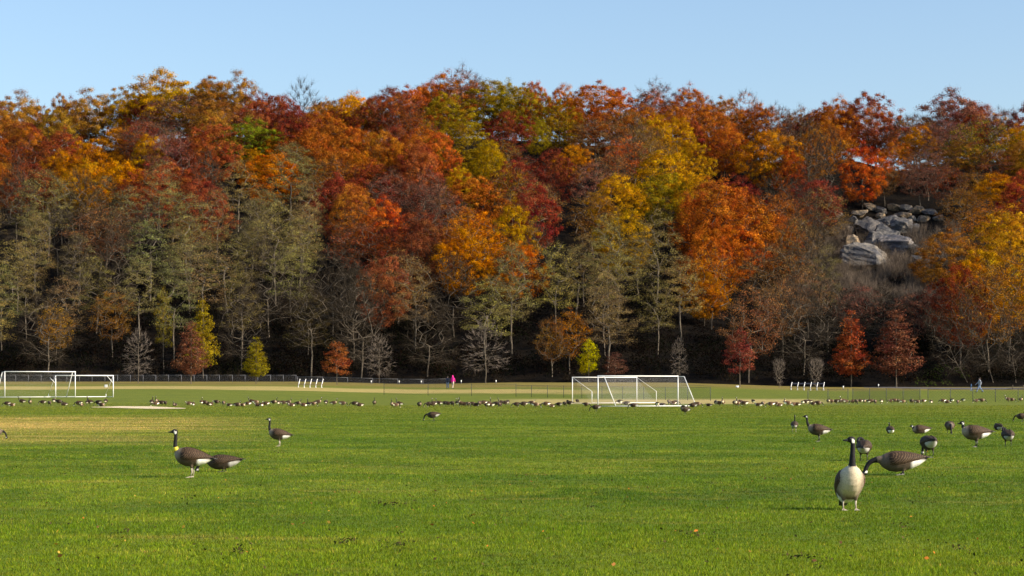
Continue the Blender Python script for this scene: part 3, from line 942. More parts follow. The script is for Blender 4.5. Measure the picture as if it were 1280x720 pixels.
scrub('undergrowth', sp, 70, 0.10, 1.5, (1, 1, 1), 4, 1.6)
sp = []
for _ in range(520):
    px = random.uniform(985, 1200); b = (px - 640) / F
    y = random.uniform(398, 462); x = b * y
    py = proj(x, y, gzf(x, y))[1]
    if 1052 < px < 1178 and 250 < py < 336 and random.random() < (.66 if px < 1130 else .25): continue
    sp.append((x, y, random.uniform(0.5, 1.2), random.choice([(0.10, 0.06, 0.035), (0.12, 0.075, 0.04), (0.09, 0.03, 0.02), (0.13, 0.10, 0.035)])))
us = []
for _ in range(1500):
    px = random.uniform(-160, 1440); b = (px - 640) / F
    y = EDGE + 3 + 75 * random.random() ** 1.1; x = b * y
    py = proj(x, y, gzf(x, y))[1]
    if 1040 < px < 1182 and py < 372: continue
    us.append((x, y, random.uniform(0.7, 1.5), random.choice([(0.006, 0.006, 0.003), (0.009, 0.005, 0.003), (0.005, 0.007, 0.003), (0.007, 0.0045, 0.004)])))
scrub('shade_understorey', us, 110, 0.16, 2.6, (1, 1, 1), 0, flat=0.8)  # near-black leaf clumps added to paint the shade inside the wood
scrub('hill_scrub', sp, 34, 0.10, 1.6, (1, 1, 1), 30, 2.8, tww=0.02, twm='scrubtwig')

# ------------------------------------------------------------------ boulders of the outcrop
def boulder(px, py, w, h, tone, label, seed, dep=1.0):
    b = (px - 640) / F
    lo, hi = EDGE, CREST
    for _ in range(40):
        m = (lo + hi) / 2
        if proj(b * m, m, gzf(b * m, m))[1] > py + h * 0.35: lo = m
        else: hi = m
    y = lo; x = b * y; z = gzf(x, y)
    r_ = np.random.default_rng(seed)
    bm = bmesh.new()
    bmesh.ops.create_icosphere(bm, subdivisions=4, radius=1)
    planes = r_.normal(0, 1, (15, 3)); planes /= np.linalg.norm(planes, axis=1)[:, None]
    offs = r_.uniform(0.52, 0.86, 15)
    for v in bm.verts:
        c = np.array(v.co)
        for n_, o_ in zip(planes, offs):
            d = c @ n_
            if d > o_: c = c - n_ * (d - o_)
        c = c * (1.18 + 0.04 * math.sin(c[0] * 7 + seed) * math.sin(c[1] * 6) + 0.035 * math.sin(c[2] * 19 + c[0] * 9 + seed) + 0.02 * math.sin(c[1] * 31 + c[2] * 13))
        v.co = c
    me = bpy.data.meshes.new('boulder'); bm.to_mesh(me); bm.free()
    me.materials.append(M['rock'])
    o = link('boulder', me, None, (x, y, z + h * 0.15 / F * y))
    sc = y / F * 0.58
    o.scale = (w * sc, w * sc * dep, h * sc * 1.15)
    o.rotation_euler = (r_.uniform(-.3, .3), r_.uniform(-.3, .3), r_.uniform(0, 6))
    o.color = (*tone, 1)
    tag(o, label, 'boulder', 'boulders of the rocky outcrop')
grey, tan, blue = (0.72, 0.72, 0.74), (1.2, 1.0, 0.75), (0.45, 0.48, 0.56)  # blue is a dark cool tone that paints shade on the rocks
for i, (px, py, w, h, tn, lab) in enumerate([
    (1120, 305, 36, 30, (0.6, 0.62, 0.75), 'dark blue-grey rock behind the right end of the largest boulder'),
    (1092, 301, 26, 22, (0.5, 0.52, 0.6), 'dark cleft rock just above the largest boulder'),
    (1090, 282, 40, 24, (0.35, 0.35, 0.4), 'dark rock mass under the tan ledge stones'),
    (1084, 320, 52, 30, grey, 'largest boulder, long and sloping, at the foot of the outcrop'),
    (1067, 301, 17, 24, tan, 'tall tan boulder at the left side of the outcrop'),
    (1105, 295, 30, 28, blue, 'blocky shade-blue boulder above the largest boulder'),
    (1126, 281, 28, 24, grey, 'blue-grey slab with a bright face near the top of the outcrop'),
    (1112, 275, 30, 16, blue, 'shadowed slab under the ledge of small stones'),
    (1072, 266, 20, 10, tan, 'flat tan ledge stone under the orange-red hill tree'),
    (1088, 258, 18, 9, tan, 'tan ledge stone right of the flat tan one'),
    (1102, 262, 14, 10, grey, 'grey ledge stone at the middle of the ledge'),
    (1117, 259, 15, 9, tan, 'small tan stone on the ledge above the bright slab'),
    (1132, 258, 14, 8, grey, 'small grey stone on the right half of the ledge'),
    (1146, 262, 16, 9, tan, 'tan stone near the right end of the ledge'),
    (1163, 264, 18, 9, grey, 'last grey stone at the right end of the ledge'),
    (1074, 279, 12, 10, grey, 'small grey boulder above the tall tan one'),
    (1062, 286, 12, 10, tan, 'small round tan boulder at the left rim of the outcrop'),
    (1083, 286, 12, 12, tan, 'small pointed boulder between the tan and blocky ones'),
    (1138, 312, 22, 14, blue, 'low shaded boulder right of the largest boulder'),
    (1152, 326, 26, 12, blue, 'broad dark low boulder at the lower right of the outcrop'),
    (1100, 269, 12, 9, tan, 'small cream stone left of the shadowed slab'),
    (1066, 274, 11, 8, grey, 'small grey stone below the flat tan ledge stone'),
    (1154, 272, 14, 10, tan, 'cream stone below the right end of the ledge'),
    (1140, 272, 12, 9, grey, 'grey stone right of the cream stone by the bright slab'),
    (1142, 284, 14, 10, blue, 'shade-blue stone right of the bright slab'),
    (1172, 272, 12, 8, grey, 'outermost grey stone at the far right of the ledge'),
    (1060, 316, 12, 10, grey, 'grey stone against the left end of the largest boulder'),
    (1124, 304, 18, 14, tan, 'tan-topped boulder between the blocky and low shaded ones'),
    (1048, 268, 10, 8, tan, 'tan stone lying apart at the far left of the ledge'),
    (1042, 291, 12, 7, grey, 'pale stone among scrub left of the outcrop'),
    (1128, 268, 18, 10, tan, 'cream stone just above the bright slab'),
    ]):
    boulder(px, py, w, h, tn, lab, 40 + i)
for px, base, top, w, kind, code, lab in ((1078, 262, 172, 66, 'oak', 'V', 'bright orange-red tree standing on top of the boulders'), (1106, 258, 196, 40, 'wispy', 'W', 'thin tree on the ledge right of the orange-red hill tree')):
    b = (px - 640) / F
    lo, hi = EDGE, CREST
    for _ in range(40):
        m = (lo + hi) / 2
        if proj(b * m, m, gzf(b * m, m))[1] > base: lo = m
        else: hi = m
    t = place_tree(kind, b * lo, lo, (base - top) / F * lo, w / 2 / F * lo, C[code][0], NAMES[kind], var=1)
    del t['k']; del t['idx']; tag(t, lab, 'tree')

# ------------------------------------------------------------------ grass and fallen leaves
def grass():
    n = 900000
    r_ = np.random.default_rng(3)
    u = r_.random(n)
    y = 12.8 * (170 / 12.8) ** u
    x = r_.uniform(-1, 1, n) * (y * 0.275 + 0.6)
    cl = np.sin(x * 5.1 + np.sin(y * 3.3) * 2) * np.sin(y * 4.7 + np.sin(x * 2.9) * 2)
    cl2 = np.sin(x * 1.3 + 4) * np.sin(y * 0.9 + np.sin(x * .7))
    h = (0.013 + 0.017 * r_.random(n) + 0.006 * cl + 0.005 * cl2) * (1 + 0.25 * sst(40, 110, y))
    w = 0.0021 * (0.8 + y / 16)
    a = r_.uniform(0, 2 * math.pi, n); la = r_.uniform(0, 2 * math.pi, n)
    dx, dy = np.cos(a) * w, np.sin(a) * w
    ln = h * r_.uniform(0.1, 0.9, n)
    z = gz_lawn(x, y)
    p0 = np.stack([x - dx, y - dy, z - 0.003], 1); p1 = np.stack([x + dx, y + dy, z - 0.003], 1)
    p2 = np.stack([x + np.cos(la) * ln, y + np.sin(la) * ln, z + h], 1)
    tn = r_.uniform(0.55, 1.5, n) * (1 + 0.20 * cl + 0.10 * cl2)
    tint = np.stack([tn * r_.uniform(0.9, 1.15, n), tn, tn * r_.uniform(0.7, 1.2, n)], 1)
    dry = r_.random(n) < 0.05
    tint[dry] = np.array([2.1, 1.35, 2.6]) * tn[dry][:, None]
    me = quads_mesh('grass', np.stack([p0, p1, p2], 1).reshape(-1, 3), 3, [M['blade']], tint)
    tag(link('grass', me), kind='stuff')
grass()
def litter():
    r_ = np.random.default_rng(8)
    n = 260
    y = 14.5 * (90 / 14.5) ** r_.random(n); x = r_.uniform(-.26, .26, n) * y
    for px, py in ((64, 640), (767, 711), (1018, 706), (75, 700), (540, 660), (870, 668)):
        g = on_ground(px, py); x = np.append(x, g[0]); y = np.append(y, g[1])
    m = len(x)
    c = np.stack([x, y, gz_lawn(x, y) + 0.035], 1)
    nm = np.tile([0, 0, 1.0], (m, 1))
    cols = np.array([(0.45, 0.16, 0.03), (0.28, 0.13, 0.04), (0.5, 0.3, 0.05), (0.18, 0.09, 0.04)])[r_.integers(0, 4, m)]
    s = np.where(np.arange(m) >= n, 0.030, 0.018)
    v = leaf_verts(c, nm, s, r_, 0.5)
    me = quads_mesh('fallen_leaves', v, 4, [M['litter']], cols)
    o = link('fallen_leaves', me); o.color = (1, 1, 1, 1); tag(o, kind='stuff')
litter()
def divots():
    # scuffed dark turf, droppings and small dead tufts left by the birds
    r_ = np.random.default_rng(21)
    cs = []
    for px, py, w in ((485, 632, 28), (545, 659, 0), (348, 567, 16), (740, 636, 8), (505, 683, 24), (430, 680, 20), (150, 668, 12), (1010, 702, 22), (870, 672, 18), (75, 594, 10), (238, 624, 8), (790, 566, 6), (640, 596, 12), (300, 690, 20), (960, 600, 8), (120, 570, 6), (700, 560, 10), (395, 540, 8), (1130, 660, 14), (1200, 690, 16), (560, 550, 8)):
        x, y, z = on_ground(px, py); k = int(w * 1.3)
        if k: cs.append(np.c_[x + r_.normal(0, w / 2.0 / F * y, k), y + r_.normal(0, .30, k), np.full(k, z + .02) + r_.uniform(0, .02, k)])
    n = 700
    y = 14 * (120 / 14) ** r_.random(n); x = r_.uniform(-.27, .27, n) * y
    cs.append(np.c_[x, y, gz_lawn(x, y) + 0.022])
    c = np.concatenate(cs)
    v = leaf_verts(c, np.tile([0, -.4, .8], (len(c), 1)), 0.016, r_, 0.6)
    cols = np.array([(0.035, 0.035, 0.012), (0.06, 0.05, 0.02), (0.03, 0.045, 0.01), (0.10, 0.08, 0.03)])[r_.integers(0, 4, len(c))]
    o = link('turf_scuffs', quads_mesh('turf_scuffs', v, 4, [M['litter']], cols)); o.color = (1, 1, 1, 1); tag(o, kind='stuff')
divots()

# ------------------------------------------------------------------ geese
def bez(ctrl, n):
    """smooth curve through control points (Catmull-Rom)"""
    c = np.array(ctrl, float)
    c = np.vstack([2 * c[0] - c[1], c, 2 * c[-1] - c[-2]])
    out = []
    segs = len(c) - 3
    for i in range(segs):
        for t in np.linspace(0, 1, n, endpoint=(i == segs - 1)):
            p0, p1, p2, p3 = c[i:i + 4]
            out.append(0.5 * ((2 * p1) + (-p0 + p2) * t + (2 * p0 - 5 * p1 + 4 * p2 - p3) * t ** 2 + (-p0 + 3 * p1 - 3 * p2 + p3) * t ** 3))
    return np.array(out)

POSES = {
    #           centre height, body pitch, neck control points, head direction, seated
    'alert': (0.32, 10, [(0.13, 0, .37), (0.215, 0, .425), (0.238, 0, .51), (0.230, 0, .62), (0.228, 0, .715)], (1, 0, -.08), False, .14),
    'walk': (0.31, 7, [(0.13, 0, .36), (0.225, 0, .41), (0.265, 0, .49), (0.275, 0, .57), (0.285, 0, .65)], (1, 0, -.05), False, .14),
    'graze': (0.27, -4, [(0.14, 0, .28), (0.27, 0, .29), (0.355, 0, .24), (0.395, 0, .15), (0.41, 0, .075)], (.35, 0, -1), False, .14),
    'grazelow': (0.20, -2, [(0.14, 0, .21), (0.27, 0, .225), (0.36, 0, .19), (0.405, 0, .12), (0.42, 0, .06)], (.3, 0, -1), False, .12),
    'hunch': (0.29, 4, [(0.13, 0, .33), (0.215, 0, .38), (0.225, 0, .43), (0.225, 0, .475)], (1, 0, -.1), False, .14),
    'rest': (0.14, 3, [(0.13, 0, .18), (0.22, 0, .24), (0.225, 0, .32), (0.225, 0, .39)], (1, 0, -.05), True, .13),
    'lie': (0.13, 0, [(0.13, 0, .16), (0.22, 0, .19), (0.245, 0, .24)], (1, 0, -.2), True, .13),
    'preen': (0.29, 6, [(0.12, 0, .34), (0.20, .02, .40), (0.19, .06, .46), (0.12, .11, .475), (0.04, .13, .43)], (-.75, .05, -.6), False, .14),
    'front': (0.295, 44, [(0.06, 0, .40), (0.115, 0, .50), (0.13, 0, .60), (0.13, 0.005, .70), (0.125, 0.005, .785)], (.15, -1, -.04), False, .140),
}
def body_profile():
    s = np.array([-.36, -.31, -.24, -.15, -.05, .05, .13, .19, .235, .255])
    w = np.array([.015, .052, .09, .124, .147, .150, .136, .102, .058, .012])
    h = np.array([.012, .04, .08, .116, .142, .149, .136, .104, .06, .012])
    zo = np.array([.035, .028, .012, .003, 0, -.004, 0, .006, .012, .015])
    return s, w, h, zo

GM = {}
def goose_meshes(pose, lod):
    key = (pose, lod)
    if key in GM: return GM[key]
    hc, pitch, neck, hd, seated, wid = POSES[pose]
    a = R(pitch); ca, sa = math.cos(a), math.sin(a)
    def B(p):          # body space -> goose space
        p = np.atleast_2d(p); return np.c_[p[:, 0] * ca - p[:, 2] * sa, p[:, 1], hc + p[:, 0] * sa + p[:, 2] * ca]
    s, w, h, zo = body_profile()
    w = w * wid / .138
    mb = MB(); nseg = 20; vs = []
    for i in range(len(s)):
        for k in range(nseg):
            t = 2 * math.pi * k / nseg
            vs.append((s[i], w[i] * math.cos(t), zo[i] + h[i] * math.sin(t)))
    vs = B(vs)
    fs = [(i * nseg + k, i * nseg + (k + 1) % nseg, (i + 1) * nseg + (k + 1) % nseg, (i + 1) * nseg + k) for i in range(len(s) - 1) for k in range(nseg)]
    fs += [tuple(range(nseg))[::-1], tuple((len(s) - 1) * nseg + k for k in range(nseg))]
    mb.add(vs, fs)
    nc = bez(neck, 6)
    tt = np.linspace(0, 1, len(nc))
    nr = np.interp(tt, [0, .15, .35, .7, 1], [.088, .062, .038, .028, .028])
    mb.tube(nc, nr, 12)
    hd = np.array(hd, float); hd /= np.linalg.norm(hd)
    head = nc[-1] + np.array([0, 0, .012]) * (1 if hd[2] > -.5 else 0) + hd * 0.018
    side = np.cross((0, 0, 1), hd); side /= np.linalg.norm(side)
    up = np.cross(hd, side)
    rot = np.stack([hd, side, up], 1)
    mb.ball(head, (.052, .034, .036), 12, 8, rot)
    mb.ball(head + hd * .03 - up * .008, (.036, .022, .022), 10, 6, rot)
    # thighs (belong to the body surface)
    legs = []
    if not seated:
        for sg in (1, -1):
            hip = B((-.03 if pitch < 20 else -.05, sg * wid * .5, -.06))[0]
            kn = hip + np.array([-.01, 0, -min(.095, (hip[2] - .03) * .6)])
            mb.capsule(hip, kn, .052, .022, 10)
            legs.append((kn, sg))
    tmp = mb.mesh('tmp', M['plume'])
    o = bpy.data.objects.new('tmp', tmp); col.objects.link(o)
    rm = o.modifiers.new('r', 'REMESH'); rm.mode = 'VOXEL'; rm.voxel_size = 0.011 if lod == 0 else 0.022
    sm = o.modifiers.new('s', 'SMOOTH'); sm.iterations = 4 if lod == 0 else 1; sm.factor = 0.5
    dg = bpy.context.evaluated_depsgraph_get()
    me = bpy.data.meshes.new_from_object(o.evaluated_get(dg))
    bpy.data.objects.remove(o)
    me.name = 'body'
    me.polygons.foreach_set('use_smooth', [True] * len(me.polygons))
    n = len(me.vertices)
    co = np.zeros(n * 3); me.vertices.foreach_get('co', co); co = co.reshape(-1, 3)
    # plumage pattern
    loc = np.c_[(co[:, 0]) * ca + (co[:, 2] - hc) * sa, co[:, 1], -(co[:, 0]) * sa + (co[:, 2] - hc) * ca]
    base = np.tile(np.array([0.050, 0.030, 0.016]), (n, 1))
    fr = sst(.10, .23, loc[:, 0])[:, None]
    base = base * (1 - fr) + np.array([0.30, 0.24, 0.17] if 'graze' not in pose else [0.15, 0.115, 0.08]) * fr
    if pose in ('graze', 'grazelow'): base = base * .6 + np.array([0.10, 0.075, 0.055]) * .4
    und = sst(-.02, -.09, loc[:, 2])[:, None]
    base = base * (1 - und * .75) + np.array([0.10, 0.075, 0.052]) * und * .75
    if pose == 'front':
        fr = (sst(-.12, .02, loc[:, 0]) * (0.25 + 0.75 * sst(.135, .07, np.abs(loc[:, 1] + .02))))[:, None]
        base = base * (1 - fr) + np.array([0.50, 0.42, 0.29]) * fr
    wh = (sst(-.11, -.16, loc[:, 0]) * sst(.03, -.005, loc[:, 2]))[:, None]
    base = base * (1 - wh) + np.array([0.80, 0.78, 0.72]) * wh
    bk = (sst(-.24, -.28, loc[:, 0]) * sst(.02, .045, loc[:, 2]))[:, None]
    base = base * (1 - bk) + np.array([0.02, 0.018, 0.017]) * bk
    d = np.linalg.norm(co[:, None, :] - nc[None], axis=2)
    j = d.argmin(1); dm = d.min(1)
    tj = tt[j]
    lo = .30 if pose != 'front' else .27
    nk = ((tj > lo) & (dm < .062)) | (np.linalg.norm(co - head, axis=1) < .075)
    if pose in ('lie', 'hunch'): nk = ((tj > .42) & (dm < .062)) | (np.linalg.norm(co - head, axis=1) < .075)
    base[nk] = (0.010, 0.009, 0.010)
    hl = (co - head) @ rot
    chin = (hl[:, 0] > -.030) & (hl[:, 0] < .006) & (hl[:, 2] < .006 + hl[:, 0] * .3) & (hl[:, 2] > -.040) & (np.linalg.norm(co - head, axis=1) < .062)
    base[chin] = (0.78, 0.76, 0.70)
    at = me.attributes.new('plume', 'FLOAT_COLOR', 'POINT')
    at.data.foreach_set('color', np.c_[base, np.ones(n)].astype(np.float32).ravel())
    me.materials.clear(); me.materials.append(M['plume'])
    # wings: folded shells on each flank, tips crossing over the rump
    def wing(sg):
        m2 = MB(); U = 12; V = 8; v2 = []
        for i in range(U):
            u = i / (U - 1)
            x_ = .15 - u * .53
            wi = np.interp(x_, s, w); hi = np.interp(x_, s, h); zz = np.interp(x_, s, zo)
            for k in range(V):
                v = k / (V - 1)
                lo_ = -0.42 + 0.75 * u ** 1.5; hi_ = 1.32
                ang = lo_ + (hi_ - lo_) * v
                g = .012 + .010 * math.sin(math.pi * v) * (1 - u * .4)
                if u == 0 or v in (0,): g = -.004
                hh = hi + g
                ww = wi + g
                yy = sg * ww * math.cos(ang); z2 = zz + hh * math.sin(ang)
                if x_ < -.24:
                    z2 = max(z2, zz + .02 + .012 * v)
                v2.append((x_, yy * (1 if x_ > -.3 else .8), z2))
        v2 = B(v2)
        f2 = [(i * V + k, i * V + k + 1, (i + 1) * V + k + 1, (i + 1) * V + k) for i in range(U - 1) for k in range(V - 1)]
        if sg < 0: f2 = [q[::-1] for q in f2]
        m2.add(v2, f2)
        mm = m2.mesh('wing', M['wingm'], True)
        uu = np.repeat(np.arange(U) / (U - 1), V)
        c = np.array([0.034, 0.019, 0.010])[None] * (1 - 0.55 * sst(.55, .9, uu)[:, None])
        aa = mm.attributes.new('plume', 'FLOAT_COLOR', 'POINT'); aa.data.foreach_set('color', np.c_[c, np.ones(len(c))].astype(np.float32).ravel())
        return mm
    def tail():
        m2 = MB(); v2 = []
        for x_, wd, z_, th in ((-.27, .04, .035, .012), (-.34, .055, .045, .008), (-.42, .045, .045, .004)):
            v2 += [(x_, -wd, z_), (x_, 0, z_ + th), (x_, wd, z_), (x_, 0, z_ - th)]
        f2 = [(i * 4 + k, i * 4 + (k + 1) % 4, i * 4 + 4 + (k + 1) % 4, i * 4 + 4 + k) for i in range(2) for k in range(4)] + [(8, 9, 10, 11), (3, 2, 1, 0)]
        m2.add(B(v2), f2)
        return m2.mesh('tail', M['billm'], True)
    def bill():
        m2 = MB()
        b0 = head + hd * .050 - up * .006
        pts = [b0 - hd * .012, b0 + hd * .012, b0 + hd * .035, b0 + hd * .052]
        m2.tube(pts, [(.016, .018), (.013, .013), (.011, .008), (.006, .004)], 8)
        return m2.mesh('bill', M['billm'], True)
    def eyes(sg):
        m2 = MB(); m2.ball(head + hd * .022 + side * sg * .029 + up * .012, .006, 8, 5)
        return m2.mesh('eye', M['billm'], True)
    def leg(kn, sg, pale):
        m2 = MB()
        st = (.05 * sg) if pose in ('walk', 'graze', 'grazelow') else .012 * sg
        ank = np.array([kn[0] + st * .6 + .005, kn[1], .022])
        hock = (kn + ank) / 2 + np.array([-.012, 0, 0])
        m2.tube([kn, hock, ank], [.014, .0095, .009], 8)
        return m2.mesh('leg', M['paleleg'] if pale else M['legm'], True), ank
    def foot(ank, pale):
        m2 = MB(); t = ank + np.array([0, 0, -.01])
        z0 = .004
        v2 = [(t[0] - .015, t[1], z0), (t[0] + .07, t[1] - .038, z0), (t[0] + .085, t[1], z0), (t[0] + .07, t[1] + .038, z0), (t[0] - .005, t[1], z0 + .022)]
        m2.add(v2, [(0, 1, 4), (1, 2, 4), (2, 3, 4), (3, 0, 4), (0, 3, 2, 1)])
        return m2.mesh('foot', M['paleleg'] if pale else M['legm'])
    pale = pose in ('alert', 'front')
    res = dict(body=me, wings=[wing(1), wing(-1)], tail=tail(), bill=bill(), eyes=[eyes(1), eyes(-1)], legs=[], neck=nc, nr=nr)
    for kn, sg in legs:
        lm, ank = leg(kn, sg, pale and pose == 'front' or pose == 'alert')
        res['legs'].append((lm, foot(ank, pale)))
    GM[key] = res
    return res

def goose_full(pose, collar=False):
    g = goose_meshes(pose, 0)
    root = empty('goose')
    link('body', g['body'], root)
    for w in g['wings']: link('wing', w, root)
    link('tail', g['tail'], root); link('bill', g['bill'], root)
    for e in g['eyes']: link('eye', e, root)
    for lm, fm in g['legs']:
        lo = link('leg', lm, root); link('foot', fm, lo)
    if collar:
        mb = MB(); n = g['neck']; m = len(n)
        a, b = int(m * .27), int(m * .42)
        mb.tube(n[a:b + 1], g['nr'][a:b + 1] * .9 + .008, 14)
        mb.build('neck_band', M['collar'], root, True)
    return root
FAR = {}
def goose_far(pose):
    """one low mesh, all parts joined, for birds a dozen pixels high"""
    if pose in FAR: return FAR[pose]
    g = goose_meshes(pose, 1)
    obs = []
    for me in [g['body']] + g['wings'] + [g['tail'], g['bill']] + [l for l, f in g['legs']]:
        obs.append(me)
    V, Fc, Cc, n = [], [], [], 0
    for me in obs:
        k = len(me.vertices); co = np.zeros(k * 3); me.vertices.foreach_get('co', co); V.append(co.reshape(-1, 3))
        Fc += [tuple(v + n for v in p.vertices) for p in me.polygons]
        if 'plume' in me.attributes:
            c = np.zeros(k * 4, np.float32); me.attributes['plume'].data.foreach_get('color', c); c = c.reshape(-1, 4)[:, :3]
        else: c = np.tile([0.02, 0.02, 0.02], (k, 1))
        Cc.append(c); n += k
    mb = MB(); mb.add(np.concatenate(V), Fc)
    me = mb.mesh('distant_goose', M['plume'], True)
    C_ = np.concatenate(Cc)
    a = me.attributes.new('plume', 'FLOAT_COLOR', 'POINT'); a.data.foreach_set('color', np.c_[C_, np.ones(len(C_))].astype(np.float32).ravel())
    FAR[pose] = me
    return me

LEFT, RIGHT, TOWARD, AWAY = 180, 0, -90, 90
HERO = [  # px, feet y, pose, heading, scale, collar, label
 (238, 597, 'alert', LEFT, 0.98, True, 'tall goose with a yellow neck band, standing at left facing left'),
 (277, 590, 'grazelow', LEFT, 0.95, False, 'grazing goose right behind the collared goose, head hidden'),
 (348, 558, 'alert', LEFT, 0.90, False, 'upright goose facing left, right of the collared goose'),
 (541, 526, 'graze', LEFT, 0.95, False, 'lone dark goose grazing on mid field, facing left'),
 (993, 540, 'alert', AWAY - 12, 0.72, False, 'small dark goose seen from behind, neck up, left of the striding goose'),
 (1022, 552, 'walk', LEFT, 1.0, False, 'brown goose walking left with raised neck behind the front goose'),
 (1062, 638, 'front', TOWARD + 4, 1.0, False, 'nearest goose, facing the camera with pale breast, head turned left'),
 (1080, 576, 'preen', AWAY - 14, 0.90, False, 'goose with its head turned back, just behind the nearest goose'),
 (1124, 594, 'grazelow', LEFT, 1.27, False, 'large goose grazing with head down, right of the nearest goose'),
 (1113, 542, 'rest', AWAY, 0.80, False, 'small sitting goose with neck up above the large grazing goose'),
 (1150, 542, 'lie', LEFT, 0.95, False, 'goose lying flat facing left behind the grazing goose'),
 (1161, 570, 'graze', AWAY + 6, 1.0, False, 'goose grazing away from the camera, above the large grazing goose tail'),
 (1187, 542, 'graze', TOWARD - 5, 0.92, False, 'pale-breasted goose grazing toward the camera above the hunched goose'),
 (1218, 559, 'hunch', LEFT, 1.18, False, 'hunched goose with white cheek facing left near the right edge'),
 (1248, 538, 'lie', AWAY + 8, 0.85, False, 'small dark goose lying, seen from behind near the right edge'),
 (1260, 558, 'preen', AWAY - 5, 0.92, False, 'goose preening its back right of the hunched goose'),
 (1277, 527, 'graze', LEFT, 0.85, False, 'dark goose cut by the right edge, grazing left'),
 (-6, 549, 'graze', RIGHT, 0.75, False, 'goose cut off by the left edge of the field'),
 (745, 514, 'graze', LEFT, 0.98, False, 'dark goose grazing before the left post of the large right goal'),
 (792, 511, 'graze', LEFT, 0.98, False, 'dark goose grazing inside the line of the large right goal'),
 (856, 518, 'preen', LEFT + 20, 1.0, False, 'dark goose bent over, in front of the right post of the large right goal'),
 (866, 511, 'graze', LEFT, 0.98, False, 'dark goose grazing beside the back stay of the large right goal'),
]
for px, py, pose, hd_, sc, cl, lab in HERO:
    x, y, z = on_ground(px, py)
    g = goose_full(pose, cl)
    g.location = (x, y, z); g.rotation_euler = (0, 0, R(hd_)); g.scale = (sc, sc * (.92 if pose == 'grazelow' else 1), sc * (.86 if pose == 'grazelow' else 1))
    shade = 0.55 if 'dark' in lab or px in (277, 1080, 1161, 1260) else random.uniform(0.8, 1.1)
    for ch in g.children:
        if ch.name.split('.')[0] in ('wing', 'tail') or ch.name.startswith('body'): ch.color = (shade, shade, shade, 1)
    tag(g, lab, 'goose', 'geese on the near and middle lawn')

# distant flock: px, feet y, pose letter, heading (l r t a)
FLOCK = """9 508 g l;15 508 l r;28 506 w l;38 507 w t;53 506 g l;62 507 g t;68 505 h a;73 506 g r;80 507 r l;98 508 g l;102 508 r t;109 507 a a;112 507 a l;123 507 g l;127 508 l r;132 505 p a;
190 507 a a;194 508 g l;196 506 a t;202 507 g l;206 507 g t;218 508 r t;236 506 l l;242 507 r a;252 507 a a;256 507 g r;261 507 r l;264 507 r a;271 506 g r;279 507 g t;287 508 l l;296 508 r r;303 508 l r;310 508 g l;314 505 w l;319 506 g r;
322 508 l l;327 508 r a;332 508 g l;342 507 w r;348 507 p a;354 507 g r;360 507 w r;364 508 l l;372 508 w r;379 508 l l;386 510 a a;391 508 g r;397 507 w r;407 507 h a;417 508 w r;428 508 g r;443 508 g l;449 508 l l;468 508 a t;
490 510 a t;494 510 g r;499 509 a l;524 510 h t;536 509 g l;541 509 g l;543 508 a l;549 508 w l;556 507 g l;561 508 g l;566 508 g t;571 508 a a;573 508 a t;577 509 a l;581 509 g l;585 509 g t;590 508 g r;595 508 l l;600 508 g t;604 507 g l;608 508 l t;611 510 a a;614 510 g l;620 508 g r;625 509 g t;627 507 w l;631 507 g l;635 506 g a;
646 509 g l;655 509 g l;664 508 h r;670 510 g r;683 509 g l;690 509 l l;699 509 g l;706 508 g t;712 508 p l;722 504 g t;732 509 g r;774 505 g l;783 508 g l;
822 509 g a;828 508 l l;836 505 g t;841 508 g l;845 507 g r;872 509 g r;886 508 l l;895 507 h a;899 508 h l;903 508 a t;918 508 h t;921 508 g r;925 507 w l;930 508 g l;942 505 p a;948 508 l l;954 508 g t;
963 509 g l;970 508 g r;974 508 l l;981 506 w t;985 508 g r;992 507 l r;996 507 l l;1003 506 g a;1007 506 g l;1012 505 h l;1017 508 g l;1022 508 g r;1035 505 w t;1039 505 g r;1046 505 g l;1050 505 g t;1054 505 w l;1057 505 g r;1066 505 g l;1070 505 g t;1076 504 g l;1080 505 p t;1085 505 h a;1089 505 g r;1094 505 g t;1102 505 g a;1114 504 g l;1118 504 g r;
1122 504 g t;1128 505 g r;1140 505 g t;1146 505 g r;1154 504 g l;1164 504 l a;1178 504 g l;1184 504 l r;1190 504 g a;1197 505 g t;1204 503 g a;1220 504 g l;1227 504 g r;1260 503 w l;1265 503 g r;1276 503 a t"""
PL = dict(g='graze', a='alert', w='walk', h='hunch', r='rest', l='lie', p='preen')
PW = dict(g='grazing', a='upright', w='walking', h='hunched', r='sitting long-necked', l='lying', p='preening')
HD = dict(l=180, r=0, t=-90, a=90)
HW = dict(l='facing left', r='facing right', t='facing the camera', a='seen from behind')
FL = [(60, 'before the large left goal'), (150, 'before the small left goal'), (230, 'beside the sandy strip'), (290, 'right of the sandy strip'), (330, 'left of the left bench'), (410, 'before the left bench'), (480, 'right of the left bench'),
      (530, 'left of the big huddle'), (575, 'in the left part of the big huddle'), (605, 'in the middle of the big huddle'), (640, 'in the right part of the big huddle'), (700, 'left of the small right goal'), (760, 'before the small right goal'),
      (850, 'before the large right goal'), (910, 'just right of the large right goal'), (960, 'before the dark red young tree'), (1000, 'left of the right bench'), (1030, 'before the right bench'), (1090, 'below the orange-red pyramidal tree'),
      (1150, 'below the brown-red pyramidal tree'), (1212, 'left of the lone walker'), (1300, 'right of the lone walker')]
fg = {}
